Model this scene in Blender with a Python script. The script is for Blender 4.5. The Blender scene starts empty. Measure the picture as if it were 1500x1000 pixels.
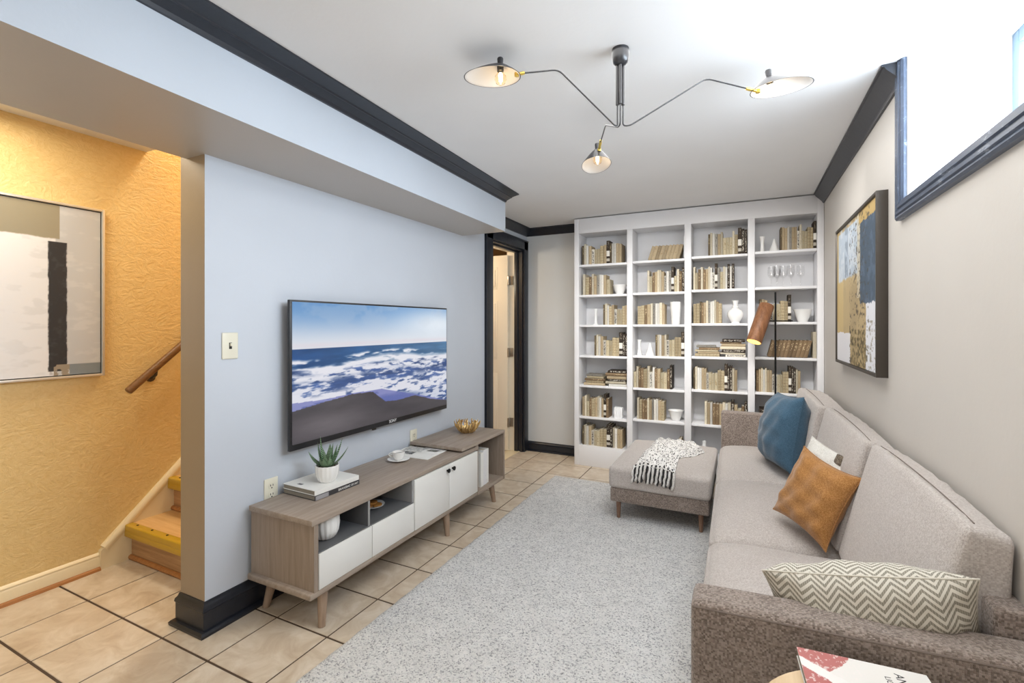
import bpy, bmesh, math, random
import numpy as np
from mathutils import Matrix, Vector, Euler

random.seed(7)
rng = np.random.RandomState(11)
R = math.radians
scn = bpy.context.scene
COL = scn.collection

def lin(r, g, b, a=1.0):
    f = lambda c: (c/255/12.92) if c/255 <= 0.04045 else ((c/255+0.055)/1.055)**2.4
    return (f(r), f(g), f(b), a)

# ------------------------------------------------------------------ camera
cam = bpy.data.cameras.new('camera')
camo = bpy.data.objects.new('camera', cam); COL.objects.link(camo)
camo.location = (0, 0, 1.30)
camo.rotation_euler = (R(90), 0, R(26.07))
cam.sensor_width = 36.0
cam.lens = 36.0*695.2/1500
cam.shift_y = -24/1500
cam.clip_start = 0.02
scn.camera = camo

# ------------------------------------------------------------------ light, world, exposure
vs = scn.view_settings
vs.view_transform = 'Standard'; vs.look = 'None'; vs.gamma = 1.0; vs.exposure = 0.0
try: vs.use_curve_mapping = False
except Exception: pass
w = bpy.data.worlds.new('world'); scn.world = w; w.use_nodes = True
bg = w.node_tree.nodes['Background']
bg.inputs[0].default_value = (0.80, 0.90, 1.0, 1); bg.inputs[1].default_value = 4.0

def area(name, loc, rot, sx, sy, power, color):
    l = bpy.data.lights.new(name, 'AREA'); l.shape = 'RECTANGLE'; l.size = sx; l.size_y = sy
    l.energy = power; l.color = color
    o = bpy.data.objects.new(name, l); COL.objects.link(o); o.location = loc; o.rotation_euler = rot
    return o
def point(name, loc, power, color, rad=0.03):
    l = bpy.data.lights.new(name, 'POINT'); l.energy = power; l.color = color; l.shadow_soft_size = rad
    o = bpy.data.objects.new(name, l); COL.objects.link(o); o.location = loc
    return o
# daylight through the window (outside the pane, facing into the room)
area('window_daylight', (0.90, 1.55, 2.00), (0, R(102), 0), 0.46, 1.30, 50, (0.78, 0.89, 1.0))
# unseen fill lamps added behind the camera and in mid-room
area('ceiling_fill', (-0.75, -0.75, 2.27), (R(-8), 0, 0), 1.8, 1.0, 13, (1.0, 0.965, 0.92))
area('ceiling_fill', (-0.20, 2.1, 2.285), (0, 0, 0), 1.0, 2.8, 26, (1.0, 0.98, 0.95))  # added overhead fill in mid-room, without a fixture
area('strip_fill', (-0.46, 2.75, 2.24), (R(48), 0, 0), 1.7, 0.10, 9, (1.0, 0.985, 0.96)).data.spread = R(84)  # added strip of fill light to brighten the bookcase
area('upward_fill', (-0.60, 1.8, 0.70), (R(180), 0, 0), 1.0, 2.6, 7, (0.97, 0.985, 1.0))  # added fill shining upward to brighten the ceiling
# frontal fill light added before the solid wall behind the camera
area('rear_wall_fill', (-0.75, -1.60, 1.25), (R(90), 0, 0), 2.2, 1.7, 12, (1.0, 0.985, 0.96))
# warm lamp over the stair landing and the stairs
area('landing_light', (-2.65, 0.75, 2.27), (0, 0, 0), 0.5, 0.5, 10, (1.0, 0.88, 0.68))
area('stairwell_light', (-2.65, 2.2, 3.6), (0, 0, 0), 0.4, 0.4, 34, (1.0, 0.90, 0.72))
# lamp in the room behind the door
point('utility_light', (-2.75, 3.75, 2.0), 17, (1.0, 0.88, 0.68), 0.08)

# ------------------------------------------------------------------ node helpers
def mat(name, col, rough=0.6, metal=0.0, spec=0.5, **kw):
    m = bpy.data.materials.new(name); m.use_nodes = True
    b = m.node_tree.nodes['Principled BSDF']
    b.inputs['Base Color'].default_value = col
    b.inputs['Roughness'].default_value = rough
    b.inputs['Metallic'].default_value = metal
    b.inputs['Specular IOR Level'].default_value = spec
    for k, v in kw.items(): b.inputs[k.replace('_', ' ')].default_value = v
    return m
def nodes(m):
    return m.node_tree.nodes, m.node_tree.links, m.node_tree.nodes['Principled BSDF']
def coords(m, scale=(1, 1, 1), kind='Object', rand=False):
    N, L, b = nodes(m)
    tc = N.new('ShaderNodeTexCoord'); mp = N.new('ShaderNodeMapping')
    mp.inputs['Scale'].default_value = scale
    L.new(tc.outputs[kind], mp.inputs['Vector'])
    if rand:
        oi = N.new('ShaderNodeObjectInfo'); mu = N.new('ShaderNodeMath'); mu.operation = 'MULTIPLY'
        mu.inputs[1].default_value = 37.0; L.new(oi.outputs['Random'], mu.inputs[0])
        L.new(mu.outputs[0], mp.inputs['Location'])
    return mp.outputs[0]
def noise(m, vec, scale, detail=3, rough=0.5, dist=0.0):
    N, L, b = nodes(m)
    n = N.new('ShaderNodeTexNoise'); n.inputs['Scale'].default_value = scale
    n.inputs['Detail'].default_value = detail; n.inputs['Roughness'].default_value = rough
    n.inputs['Distortion'].default_value = dist
    if vec is not None: L.new(vec, n.inputs['Vector'])
    return n.outputs['Fac']
def ramp(m, fac, stops):
    N, L, b = nodes(m)
    r = N.new('ShaderNodeValToRGB'); e = r.color_ramp.elements
    while len(e) < len(stops): e.new(0.5)
    for i, (p, c) in enumerate(stops): e[i].position = p; e[i].color = c
    L.new(fac, r.inputs[0]); return r.outputs[0]
def mixc(m, fac, a, b2, mode='MIX'):
    N, L, b = nodes(m)
    x = N.new('ShaderNodeMix'); x.data_type = 'RGBA'; x.blend_type = mode
    for s, v in ((x.inputs[0], fac), (x.inputs[6], a), (x.inputs[7], b2)):
        if hasattr(v, 'is_linked'): L.new(v, s)
        else: s.default_value = v
    return x.outputs[2]
def math_(m, op, a, b2=0.0):
    N, L, b = nodes(m)
    x = N.new('ShaderNodeMath'); x.operation = op
    for s, v in ((x.inputs[0], a), (x.inputs[1], b2)):
        if hasattr(v, 'is_linked'): L.new(v, s)
        else: s.default_value = v
    return x.outputs[0]
def setcol(m, out): m.node_tree.links.new(out, nodes(m)[2].inputs['Base Color'])
def bump(m, height, strength=0.3, dist=0.005):
    N, L, b = nodes(m)
    n = N.new('ShaderNodeBump'); n.inputs['Strength'].default_value = strength
    n.inputs['Distance'].default_value = dist
    L.new(height, n.inputs['Height']); L.new(n.outputs[0], b.inputs['Normal'])

def paint(name, c, rough=0.55, var=0.03, bs=0.12, scale=60):
    m = mat(name, c, rough)
    v = coords(m)
    n = noise(m, v, 3, 2)
    k = 1-var
    setcol(m, ramp(m, n, [(0.3, (c[0]*k, c[1]*k, c[2]*k, 1)), (0.7, c)]))
    bump(m, noise(m, v, scale, 4), bs, 0.003)
    return m
M = {}
M['wall_left'] = paint('wall_paint_sky_tint', lin(198, 204, 213), 0.5)  # cool skylight cast mixed into the wall colour
M['wall_right'] = paint('wall_paint_warm_tint', lin(208, 203, 196), 0.5)  # warm bounced light mixed into the wall colour
M['wall_back'] = paint('pale_grey_wall_paint', lin(206, 208, 208), 0.5)
M['ceiling'] = paint('white_ceiling_paint', lin(226, 226, 226), 0.6)
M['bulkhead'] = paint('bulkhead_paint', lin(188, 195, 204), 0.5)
M['bulk_under'] = paint('bulkhead_underside_shaded', lin(178, 172, 165), 0.4)  # shade and warm bounce on the underside painted into its colour
M['jamb'] = paint('wall_end_shaded', lin(158, 141, 120), 0.4)  # wall end darkened and browned to carry its shade
M['cream'] = paint('cream_gloss_paint', lin(238, 222, 186), 0.35, 0.02, 0.04)
M['door'] = paint('door_paint', lin(240, 229, 208), 0.35, 0.02, 0.03)
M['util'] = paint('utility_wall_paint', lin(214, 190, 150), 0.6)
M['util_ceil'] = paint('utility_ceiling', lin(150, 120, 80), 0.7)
# trowelled yellow plaster
m = mat('yellow_trowelled_plaster', lin(232, 194, 116), 0.45)
v = coords(m, (1, 1, 1.6))
n1 = noise(m, v, 7, 5, 0.6, 2.2); n2 = noise(m, v, 26, 5, 0.6, 1.6)
r1 = ramp(m, n1, [(0.40, (0, 0, 0, 1)), (0.47, (1, 1, 1, 1)), (0.53, (1, 1, 1, 1)), (0.6, (0, 0, 0, 1))])
h = math_(m, 'ADD', math_(m, 'MULTIPLY', r1, 0.5), n2)
setcol(m, ramp(m, n2, [(0.3, lin(222, 191, 130)), (0.7, lin(232, 204, 146))]))
bump(m, h, 0.38, 0.008); M['yellow'] = m
# black trim with small chips
m = mat('black_semi_gloss_trim', lin(30, 33, 40), 0.32)
v = coords(m)
setcol(m, ramp(m, noise(m, v, 24, 6, 0.7), [(0.0, lin(25, 28, 34)), (0.70, lin(35, 39, 48)), (0.75, lin(70, 72, 80))]))
bump(m, noise(m, v, 40, 3), 0.1, 0.003); M['black_trim'] = m
m = mat('worn_black_window_trim', lin(48, 55, 68), 0.35)
v = coords(m, (1, 0.35, 1))
setcol(m, ramp(m, noise(m, v, 34, 8, 0.75), [(0.0, lin(46, 54, 70)), (0.58, lin(74, 86, 106)), (0.68, lin(160, 168, 180))]))
M['win_trim'] = m
# floor tile
m = mat('beige_floor_tile', lin(214, 193, 166), 0.32, spec=0.4)
v = coords(m, (1, 1, 1), 'Object', True)
n1 = noise(m, v, 9, 6, 0.6, 1.0); n2 = noise(m, v, 60, 4, 0.6)
c1 = ramp(m, n1, [(0.30, lin(190, 171, 148)), (0.5, lin(206, 191, 170)), (0.68, lin(219, 207, 190))])
oi = nodes(m)[0].new('ShaderNodeObjectInfo')
c2 = mixc(m, 1.0, c1, ramp(m, oi.outputs['Random'], [(0, (0.93, 0.93, 0.93, 1)), (1, (1.0, 0.99, 0.98, 1))]), 'MULTIPLY')
setcol(m, c2); bump(m, math_(m, 'ADD', n1, math_(m, 'MULTIPLY', n2, 0.2)), 0.08, 0.004); M['tile'] = m
M['grout'] = paint('dark_brown_grout', lin(84, 68, 55), 0.9, 0.15, 0.3)
# rug
m = mat('grey_white_loop_rug', lin(205, 204, 202), 0.95, spec=0.1)
v = coords(m)
vo = nodes(m)[0].new('ShaderNodeTexVoronoi'); vo.inputs['Scale'].default_value = 190
m.node_tree.links.new(v, vo.inputs['Vector'])
hs = nodes(m)[0].new('ShaderNodeSeparateColor'); m.node_tree.links.new(vo.outputs['Color'], hs.inputs[0])
c1 = ramp(m, hs.outputs[0], [(0.0, lin(150, 150, 152)), (0.12, lin(186, 186, 187)), (0.30, lin(214, 214, 213)), (0.75, lin(230, 229, 227))])
c2 = mixc(m, 1.0, c1, ramp(m, noise(m, v, 11, 4, 0.6), [(0.35, (0.90, 0.90, 0.90, 1)), (0.65, (1, 1, 1, 1))]), 'MULTIPLY')
setcol(m, c2)
bump(m, math_(m, 'SUBTRACT', 1.0, vo.outputs['Distance']), 0.7, 0.006); M['rug'] = m

def wood(name, dark, light, axis='Y', rough=0.45, fine=1.0):
    m = mat(name, light, rough, spec=0.3)
    sc = {'X': (1.5, 26, 26), 'Y': (26, 1.5, 26), 'Z': (26, 26, 1.5)}[axis]
    v = coords(m, tuple(s*fine for s in sc))
    n1 = noise(m, v, 1.6, 4, 0.55, 0.4); n2 = noise(m, v, 7, 3, 0.6)
    f = math_(m, 'ADD', math_(m, 'MULTIPLY', n1, 0.65), math_(m, 'MULTIPLY', n2, 0.35))
    setcol(m, ramp(m, f, [(0.34, dark), (0.66, light)]))
    bump(m, n2, 0.06, 0.002)
    return m
M['oak_y'] = wood('taupe_oak', lin(142, 128, 115), lin(168, 154, 141), 'Y')
M['oak_z'] = wood('taupe_oak_upright', lin(136, 121, 107), lin(161, 146, 132), 'Z')
M['oak_leg'] = wood('taupe_oak_leg', lin(144, 122, 104), lin(170, 148, 128), 'Z')
M['tread'] = wood('light_oak_tread', lin(206, 160, 100), lin(232, 192, 136), 'X')
M['riser'] = wood('worn_oak_riser', lin(158, 120, 84), lin(196, 158, 116), 'X')
M['shoe'] = wood('orange_wood_shoe', lin(150, 98, 52), lin(182, 128, 78), 'Y')
M['nosing'] = paint('yellow_metal_nosing', lin(196, 158, 40), 0.35)
M['table_top'] = wood('pale_birch', lin(206, 178, 138), lin(226, 200, 164), 'Y')
M['walnut'] = wood('walnut_lamp_shade', lin(104, 68, 44), lin(150, 104, 72), 'Z', 0.5)
M['rail'] = wood('brown_handrail', lin(112, 80, 50), lin(140, 104, 70), 'Y', 0.3)
M['lacquer'] = mat('white_lacquer', lin(226, 225, 221), 0.35)
M['inner_grey'] = mat('dark_grey_laminate', lin(96, 97, 99), 0.45)
M['edge_grey'] = mat('grey_edge', lin(150, 150, 149), 0.5)
M['bookcase'] = paint('white_bookcase_paint', lin(232, 231, 232), 0.45, 0.01, 0.02)
M['bookcase_back'] = paint('bookcase_back_paint', lin(224, 224, 226), 0.5, 0.01, 0.02)
M['black_metal'] = mat('black_metal', lin(30, 30, 31), 0.35, 0.6)
M['dark_bronze'] = mat('dark_bronze', lin(78, 72, 66), 0.4, 0.5)
M['brass'] = mat('brass', lin(214, 186, 98), 0.28, 0.9)
M['gold'] = mat('gold_leaf', lin(222, 192, 136), 0.3, 0.9)
M['chrome'] = mat('satin_chrome', lin(196, 192, 186), 0.3, 0.9)
M['ceramic'] = mat('white_ceramic', lin(240, 239, 236), 0.25)
M['matte_white'] = mat('matte_white', lin(238, 238, 238), 0.6)
M['glass'] = mat('clear_glass', (1, 1, 1, 1), 0.02, Transmission_Weight=1.0, IOR=1.3)
m = bpy.data.materials.new('window_glass'); m.use_nodes = True
N, L = m.node_tree.nodes, m.node_tree.links; N.clear()
o_ = N.new('ShaderNodeOutputMaterial'); mx = N.new('ShaderNodeMixShader'); t_ = N.new('ShaderNodeBsdfTransparent'); g_ = N.new('ShaderNodeBsdfGlossy')
g_.inputs['Roughness'].default_value = 0.02; mx.inputs[0].default_value = 0.06
L.new(t_.outputs[0], mx.inputs[1]); L.new(g_.outputs[0], mx.inputs[2]); L.new(mx.outputs[0], o_.inputs[0]); M['pane'] = m
M['plate_almond'] = mat('almond_plastic', lin(226, 222, 204), 0.35)
M['slot'] = mat('dark_slot', lin(40, 36, 32), 0.5)
M['hinge'] = mat('hinge_steel', lin(176, 166, 152), 0.35, 0.8)
M['soil'] = paint('potting_soil', lin(74, 48, 34), 0.95, 0.4, 0.8, 200)
M['shade_out'] = mat('lamp_shade_black', lin(44, 44, 47), 0.3)
M['shade_in'] = mat('lamp_shade_white', lin(204, 199, 194), 0.5)
def emit(name, col, strength):
    m = mat(name, col, 0.5)
    b = nodes(m)[2]; b.inputs['Emission Color'].default_value = col; b.inputs['Emission Strength'].default_value = strength
    return m
M['filament'] = emit('glowing_filament', (1.0, 0.80, 0.50, 1), 14)
M['bulb_glass'] = mat('amber_bulb_glass', (1.0, 0.86, 0.66, 1), 0.02, Transmission_Weight=1.0, IOR=1.05)
M['glow'] = emit('lit_lamp_diffuser', (1.0, 0.62, 0.16, 1), 2.2)
M['cookie'] = paint('golden_cookie', lin(206, 142, 66), 0.8, 0.35, 0.5, 120)

def fabric(name, dark, mid, light, scale=190, bs=0.6, contrast=1.0):
    m = mat(name, mid, 0.9, spec=0.15)
    b = nodes(m)[2]
    b.inputs['Sheen Weight'].default_value = 0.35; b.inputs['Sheen Roughness'].default_value = 0.5
    b.inputs['Sheen Tint'].default_value = (1.0, 0.96, 0.93, 1)
    v = coords(m)
    vo = nodes(m)[0].new('ShaderNodeTexVoronoi'); vo.distance = 'CHEBYCHEV'
    vo.inputs['Scale'].default_value = scale; vo.inputs['Randomness'].default_value = 0.32
    m.node_tree.links.new(v, vo.inputs['Vector'])
    hs = nodes(m)[0].new('ShaderNodeSeparateColor'); m.node_tree.links.new(vo.outputs['Color'], hs.inputs[0])
    lo = noise(m, v, 5, 3, 0.6)
    f = math_(m, 'ADD', math_(m, 'MULTIPLY', hs.outputs[0], 0.75), math_(m, 'MULTIPLY', lo, 0.3))
    setcol(m, ramp(m, f, [(0.12, dark), (0.5, mid), (0.9, light)]))
    bump(m, math_(m, 'SUBTRACT', 1.0, vo.outputs['Distance']), bs, 0.003)
    return m
M['sofa'] = fabric('taupe_woven_upholstery', lin(172, 163, 157), lin(188, 180, 174), lin(202, 195, 190), 300, 0.45)
M['sofa_shaded'] = fabric('taupe_woven_upholstery_shaded', lin(104, 92, 84), lin(138, 125, 116), lin(162, 149, 140), 230, 0.8)  # darker copy of the same upholstery, side shade put into the colour
M['blue_cloth'] = fabric('blue_linen', lin(58, 86, 106), lin(66, 96, 118), lin(76, 106, 128), 320, 0.25)
M['caramel'] = fabric('caramel_linen', lin(150, 104, 54), lin(168, 118, 66), lin(184, 134, 80), 320, 0.25)
M['off_white'] = fabric('off_white_linen', lin(206, 204, 196), lin(220, 217, 210), lin(230, 228, 222), 320, 0.25)
M['brown_band'] = fabric('brown_stripe', lin(70, 62, 54), lin(110, 98, 84), lin(150, 138, 120), 300, 0.3)
M['seam'] = mat('dark_seam', lin(122, 110, 102), 0.9)

# ------------------------------------------------------------------ geometry helper
ORG = {}
class B:
    def __init__(s): s.bm = bmesh.new()
    def box(s, x0, x1, y0, y1, z0, z1, bev=0.0, seg=2, mi=0, mtx=None):
        r = bmesh.ops.create_cube(s.bm, size=1.0)
        vs_ = r['verts']
        T = Matrix.Translation(((x0+x1)/2, (y0+y1)/2, (z0+z1)/2)) @ Matrix.Diagonal((abs(x1-x0), abs(y1-y0), abs(z1-z0), 1))
        bmesh.ops.transform(s.bm, matrix=T, verts=vs_)
        fs = {f for v in vs_ for f in v.link_faces}
        if bev > 0:
            es = list({e for v in vs_ for e in v.link_edges})
            rr = bmesh.ops.bevel(s.bm, geom=es, offset=bev, segments=seg, profile=0.5, affect='EDGES', clamp_overlap=True)
            fs = set(rr['faces']) | {f for f in fs if f.is_valid}
            vs_ = list({v for f in fs for v in f.verts})
        for f in fs: f.material_index = mi
        if mtx is not None: bmesh.ops.transform(s.bm, matrix=mtx, verts=vs_)
        return s
    def loft(s, rings, closed=True, caps=True, mi=0):
        bv = [[s.bm.verts.new(p) for p in ring] for ring in rings]
        n = len(rings[0])
        for a, b in zip(bv, bv[1:]):
            for i in range(n if closed else n-1):
                j = (i+1) % n
                try: f = s.bm.faces.new((a[i], a[j], b[j], b[i])); f.material_index = mi
                except ValueError: pass
        if caps and closed:
            for ring in (list(reversed(bv[0])), bv[-1]):
                try: f = s.bm.faces.new(ring); f.material_index = mi
                except ValueError: pass
        return s
    def tube(s, path, rad, n=8, mi=0, caps=True):
        pts = [Vector(p) for p in path]
        rads = rad if isinstance(rad, (list, tuple)) else [rad]*len(pts)
        rings = []; prev = None
        for i, p in enumerate(pts):
            t = (pts[min(i+1, len(pts)-1)] - pts[max(i-1, 0)]).normalized()
            if prev is None:
                a = Vector((0, 0, 1)) if abs(t.z) < 0.9 else Vector((1, 0, 0))
                u = t.cross(a).normalized()
            else:
                u = (prev - t*prev.dot(t)).normalized()
            w_ = t.cross(u); prev = u
            rings.append([p + (u*math.cos(2*math.pi*k/n) + w_*math.sin(2*math.pi*k/n))*rads[i] for k in range(n)])
        return s.loft(rings, True, caps, mi)
    def lathe(s, prof, c=(0, 0, 0), n=24, mi=0, rib=None, caps=True, mtx=None):
        rings = []
        for r, z in prof:
            ring = []
            for k in range(n):
                a = 2*math.pi*k/n
                rr = r*(rib(a, z) if rib else 1)
                p = Vector((rr*math.cos(a), rr*math.sin(a), z))
                if mtx is not None: p = mtx @ p
                ring.append(p + Vector(c))
            rings.append(ring)
        return s.loft(rings, True, caps, mi)
    def grid(s, fn, nu, nv, mi=0, flip=False, wrapu=False):
        vv = [[s.bm.verts.new(fn(i/nu, j/nv)) for j in range(nv+1)] for i in range(nu if wrapu else nu+1)]
        for i in range(nu):
            a = vv[i]; b = vv[(i+1) % len(vv)]
            for j in range(nv):
                q = (a[j], b[j], b[j+1], a[j+1])
                f = s.bm.faces.new(q[::-1] if flip else q); f.material_index = mi
        return s
    def prism(s, poly, axis, a, b, mi=0):
        def pt(u, v_, w_): return {'X': (w_, u, v_), 'Y': (u, w_, v_), 'Z': (u, v_, w_)}[axis]
        return s.loft([[pt(u, v_, a) for u, v_ in poly], [pt(u, v_, b) for u, v_ in poly]], True, True, mi)
    def build(s, name, mats, parent=None, org=None, smooth=True, angle=40, sub=0, fix=True):
        if fix:
            bmesh.ops.recalc_face_normals(s.bm, faces=s.bm.faces[:])
        if org is None: org = ORG.get(parent.name, (0, 0, 0)) if parent else (0, 0, 0)
        org = Vector(org)
        if org.length > 0: bmesh.ops.translate(s.bm, vec=-org, verts=s.bm.verts[:])
        me = bpy.data.meshes.new(name)
        s.bm.to_mesh(me); s.bm.free()
        for mm in (mats if isinstance(mats, (list, tuple)) else [mats]): me.materials.append(mm)
        if smooth:
            me.polygons.foreach_set('use_smooth', [True]*len(me.polygons))
            me.set_sharp_from_angle(angle=R(angle))
        o = bpy.data.objects.new(name, me); COL.objects.link(o)
        if parent: o.parent = parent; o.location = org - Vector(ORG.get(parent.name, (0, 0, 0)))
        else: o.location = org
        ORG[o.name] = tuple(org)
        if sub:
            md = o.modifiers.new('subsurf', 'SUBSURF'); md.levels = sub; md.render_levels = sub
        return o
def tag(o, label, cat, group=None):
    o['label'] = label; o['category'] = cat
    if group: o['group'] = group
    return o
def thing(name, label, cat, loc, group=None):
    o = bpy.data.objects.new(name, None); COL.objects.link(o); o.location = loc; o.empty_display_size = 0.05
    ORG[o.name] = tuple(loc)
    return tag(o, label, cat, group)
def struct(o): o['kind'] = 'structure'; return o
def sweep(path, prof, closed=False):
    """profile (offset to the right of travel, z) swept along an XY path with mitred corners"""
    b = B(); pts = [Vector((p[0], p[1])) for p in path]; rings = []
    for i, p in enumerate(pts):
        def nrm(a, c): d = (c-a).normalized(); return Vector((d.y, -d.x))
        n1 = nrm(pts[i-1], p) if i > 0 else nrm(p, pts[i+1])
        n2 = nrm(p, pts[i+1]) if i < len(pts)-1 else n1
        mvec = (n1+n2).normalized(); k = 1/max(0.3, mvec.dot(n1))
        rings.append([(p.x+mvec.x*k*o_, p.y+mvec.y*k*o_, z) for o_, z in prof])
    return b.loft(rings)

# ------------------------------------------------------------------ dimensions of the room
XL, XLB = -2.04, -2.21          # left wall: room face, stair face
XR = 0.542                      # right wall
YB = 4.52                       # back wall
YE = 1.226                      # near end of the left wall
XY = -3.09                      # yellow stair wall
CZ = 2.295                      # ceiling
YF = -1.7                       # wall behind the camera
DY0, DY1, DZ = 3.75, 4.42, 2.07 # door opening
WY0, WY1, WZ0 = 0.80, 2.222, 1.772

# ------------------------------------------------------------------ structure
b = B(); b.box(XL-0.02-1.3, 0.9, YF-0.1, 5.4, -0.12, -0.0025)
floor = struct(b.build('floor', M['grout'], smooth=False))
TP = 0.3055; TX, TY = -1.563, 1.439
def tile_mesh():
    t = B(); t.box(0.0038, TP-0.0038, 0.0048, TP-0.0048, -0.03, 0.0, 0.0012, 1)
    bmesh.ops.recalc_face_normals(t.bm, faces=t.bm.faces[:])
    me = bpy.data.meshes.new('tile'); t.bm.to_mesh(me); t.bm.free(); me.materials.append(M['tile']); return me
tm = tile_mesh()
for j in range(-10, 10):
    for i in range(-5, 7):
        x, y = TX+i*TP, TY+j*TP
        if x+TP < XY+0.02 or x > XR: continue
        if x+TP < XL+0.01 and y > 1.43: continue
        if -1.40 < x and x+TP < 0.45 and 0.35 < y and y+TP < 3.78: continue      # wholly under the rug
        o = bpy.data.objects.new('tile', tm); COL.objects.link(o); o.parent = floor; o.location = (x, y, 0)

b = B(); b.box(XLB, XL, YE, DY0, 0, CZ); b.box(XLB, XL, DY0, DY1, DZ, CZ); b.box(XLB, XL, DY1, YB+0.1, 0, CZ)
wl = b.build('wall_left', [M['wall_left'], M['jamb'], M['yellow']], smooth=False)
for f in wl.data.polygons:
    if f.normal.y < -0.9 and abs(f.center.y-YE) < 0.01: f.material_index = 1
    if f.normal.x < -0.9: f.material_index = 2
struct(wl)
struct(B().box(XL, XR+0.2, YB, YB+0.1, 0, CZ).build('wall_back', M['wall_back'], smooth=False))
b = B(); WT = 0.30
b.box(XR, XR+WT, YF-0.1, WY0, 0, CZ); b.box(XR, XR+WT, WY0, WY1, 0, WZ0); b.box(XR, XR+WT, WY1, YB+0.1, 0, CZ)
struct(b.build('wall_right', M['wall_right'], smooth=False))
b = B()
b.box(XR+0.001, XR+WT, WY1-0.004, WY1, WZ0, CZ); b.box(XR+0.001, XR+WT, WY0, WY1, WZ0, WZ0+0.004); b.box(XR+0.001, XR+WT, WY0, WY0+0.004, WZ0, CZ)
struct(b.build('trim_5', M['matte_white'], smooth=False))
struct(B().box(XY-0.1, XR+0.3, YF-0.1, YF, 0, CZ).build('wall_front', M['wall_right'], smooth=False))
struct(B().box(XY-0.1, XY, YF-0.1, 3.2, 0, 4.2).build('wall_stair', M['yellow'], smooth=False))
b = B(); b.box(XLB-0.9, XR+0.32, YF-0.1, 1.53, CZ, CZ+0.1); b.box(XLB, XR+0.32, 1.53, YB+0.1, CZ, CZ+0.1)
struct(b.build('ceiling', M['ceiling'], smooth=False))
b = B(); b.box(XY-0.1, XLB+0.02, 3.1, 3.2, 0, 4.2); b.box(XLB, XLB+0.1, 1.53, 3.2, CZ+0.1, 4.2)
b.box(XY, XLB+0.1, 1.43, 1.53, CZ+0.1, 4.2); b.box(XY-0.1, XLB+0.1, 1.43, 3.2, 4.2, 4.3)
struct(b.build('wall_stairwell', M['yellow'], smooth=False))
# bulkhead (boxed-in beam), slightly out of square with the wall
BZ = 2.02
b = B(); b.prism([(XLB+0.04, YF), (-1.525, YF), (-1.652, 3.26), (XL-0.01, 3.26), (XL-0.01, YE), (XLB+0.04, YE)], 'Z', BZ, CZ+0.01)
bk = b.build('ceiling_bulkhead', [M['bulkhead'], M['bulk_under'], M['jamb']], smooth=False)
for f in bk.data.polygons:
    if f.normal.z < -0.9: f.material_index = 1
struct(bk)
# utility room behind the door
b = B(); b.box(-3.6, XLB, 5.3, 5.4, 0, CZ); b.box(-3.7, -3.6, 3.2, 5.4, 0, CZ); b.box(-3.6, XLB-0.0, 3.2, 3.3, 0, CZ); b.box(XLB-0.01, XL, YB+0.1, 5.4, 0, CZ)
struct(b.build('wall_utility', M['util'], smooth=False))
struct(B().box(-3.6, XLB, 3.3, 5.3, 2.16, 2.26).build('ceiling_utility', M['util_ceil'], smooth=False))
struct(B().box(-3.6, XL-0.02, 3.3, 5.3, -0.02, 0.004).build('floor_utility', M['tile'], smooth=False))

# baseboards and crowns (room side is to the right of travel)
bb = [(0.0, 0.0), (0.034, 0.0), (0.036, 0.012), (0.028, 0.02), (0.016, 0.022), (0.016, 0.095), (0.020, 0.10), (0.018, 0.112), (0.010, 0.122), (0.006, 0.135), (0.0, 0.137)]
bb = [(max(o_, -0.0)-0.002, z) for o_, z in bb]
bl = [(o_, z) for o_, z in bb]
struct(sweep([(XL, DY0-0.13), (XL, YE), (XLB, YE), (XLB, YE+0.2)][::-1], bl).build('baseboard_left', M['black_trim'], angle=30))
struct(sweep([(XR, YB), (XL, YB)][::-1], [(o_, z*0.72) for o_, z in bb]).build('baseboard_back', M['black_trim'], angle=30))
struct(sweep([(XR, YF), (XR, YB)][::-1], bb).build('baseboard_right', M['black_trim'], angle=30))
cr = [(-0.002, CZ-0.075), (0.010, CZ-0.075), (0.016, CZ-0.062), (0.055, CZ-0.022), (0.062, CZ-0.010), (0.070, CZ-0.008), (0.070, CZ+0.002), (-0.002, CZ+0.002)]
struct(sweep([(XL, 3.262), (XL, YB), (XR, YB), (XR, WY1+0.03)], cr).build('trim_1', M['black_trim'], angle=30))
cb = [(-0.004, CZ-0.052), (0.010, CZ-0.052), (0.016, CZ-0.040), (0.050, CZ-0.026), (0.056, CZ-0.026), (0.060, CZ-0.020), (0.100, CZ-0.010), (0.118, CZ-0.008), (0.118, CZ+0.002), (-0.004, CZ+0.002)]
struct(sweep([(-1.525, YF), (-1.652, 3.255)], cb).build('trim_2', M['black_trim'], angle=20))

# door casing, jamb, door leaf
b = B()
b.box(XL, XL+0.020, DY0-0.13, DY0, 0, DZ+0.10, 0.004); b.box(XL, XL+0.020, DY1, YB-0.004, 0, DZ+0.10, 0.004); b.box(XL, XL+0.020, DY0-0.13, YB-0.004, DZ, DZ+0.10, 0.004)
b.box(XL, XL+0.026, DY0-0.13, DY0-0.115, 0, DZ+0.10, 0.004); b.box(XL, XL+0.026, DY0-0.13, YB-0.004, DZ+0.085, DZ+0.10, 0.004)
b.box(XL-0.085, XL, DY1-0.012, DY1+0.005, 0, DZ); b.box(XL-0.085, XL, DY0-0.005, DY0+0.012, 0, DZ); b.box(XL-0.085, XL, DY0, DY1, DZ-0.014, DZ+0.004)
b.box(XL-0.085, XL-0.045, DY1-0.026, DY1-0.01, 0, DZ, 0.002); b.box(XL-0.085, XL-0.045, DY0, DY1, DZ-0.03, DZ-0.012, 0.002)
struct(b.build('trim_3', M['black_trim']))
b = B(); b.box(XLB-0.005, XL-0.085, DY1-0.012, DY1+0.004, 0, DZ); b.box(XLB-0.005, XL-0.085, DY0, DY1, DZ-0.014, DZ+0.004)
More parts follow.
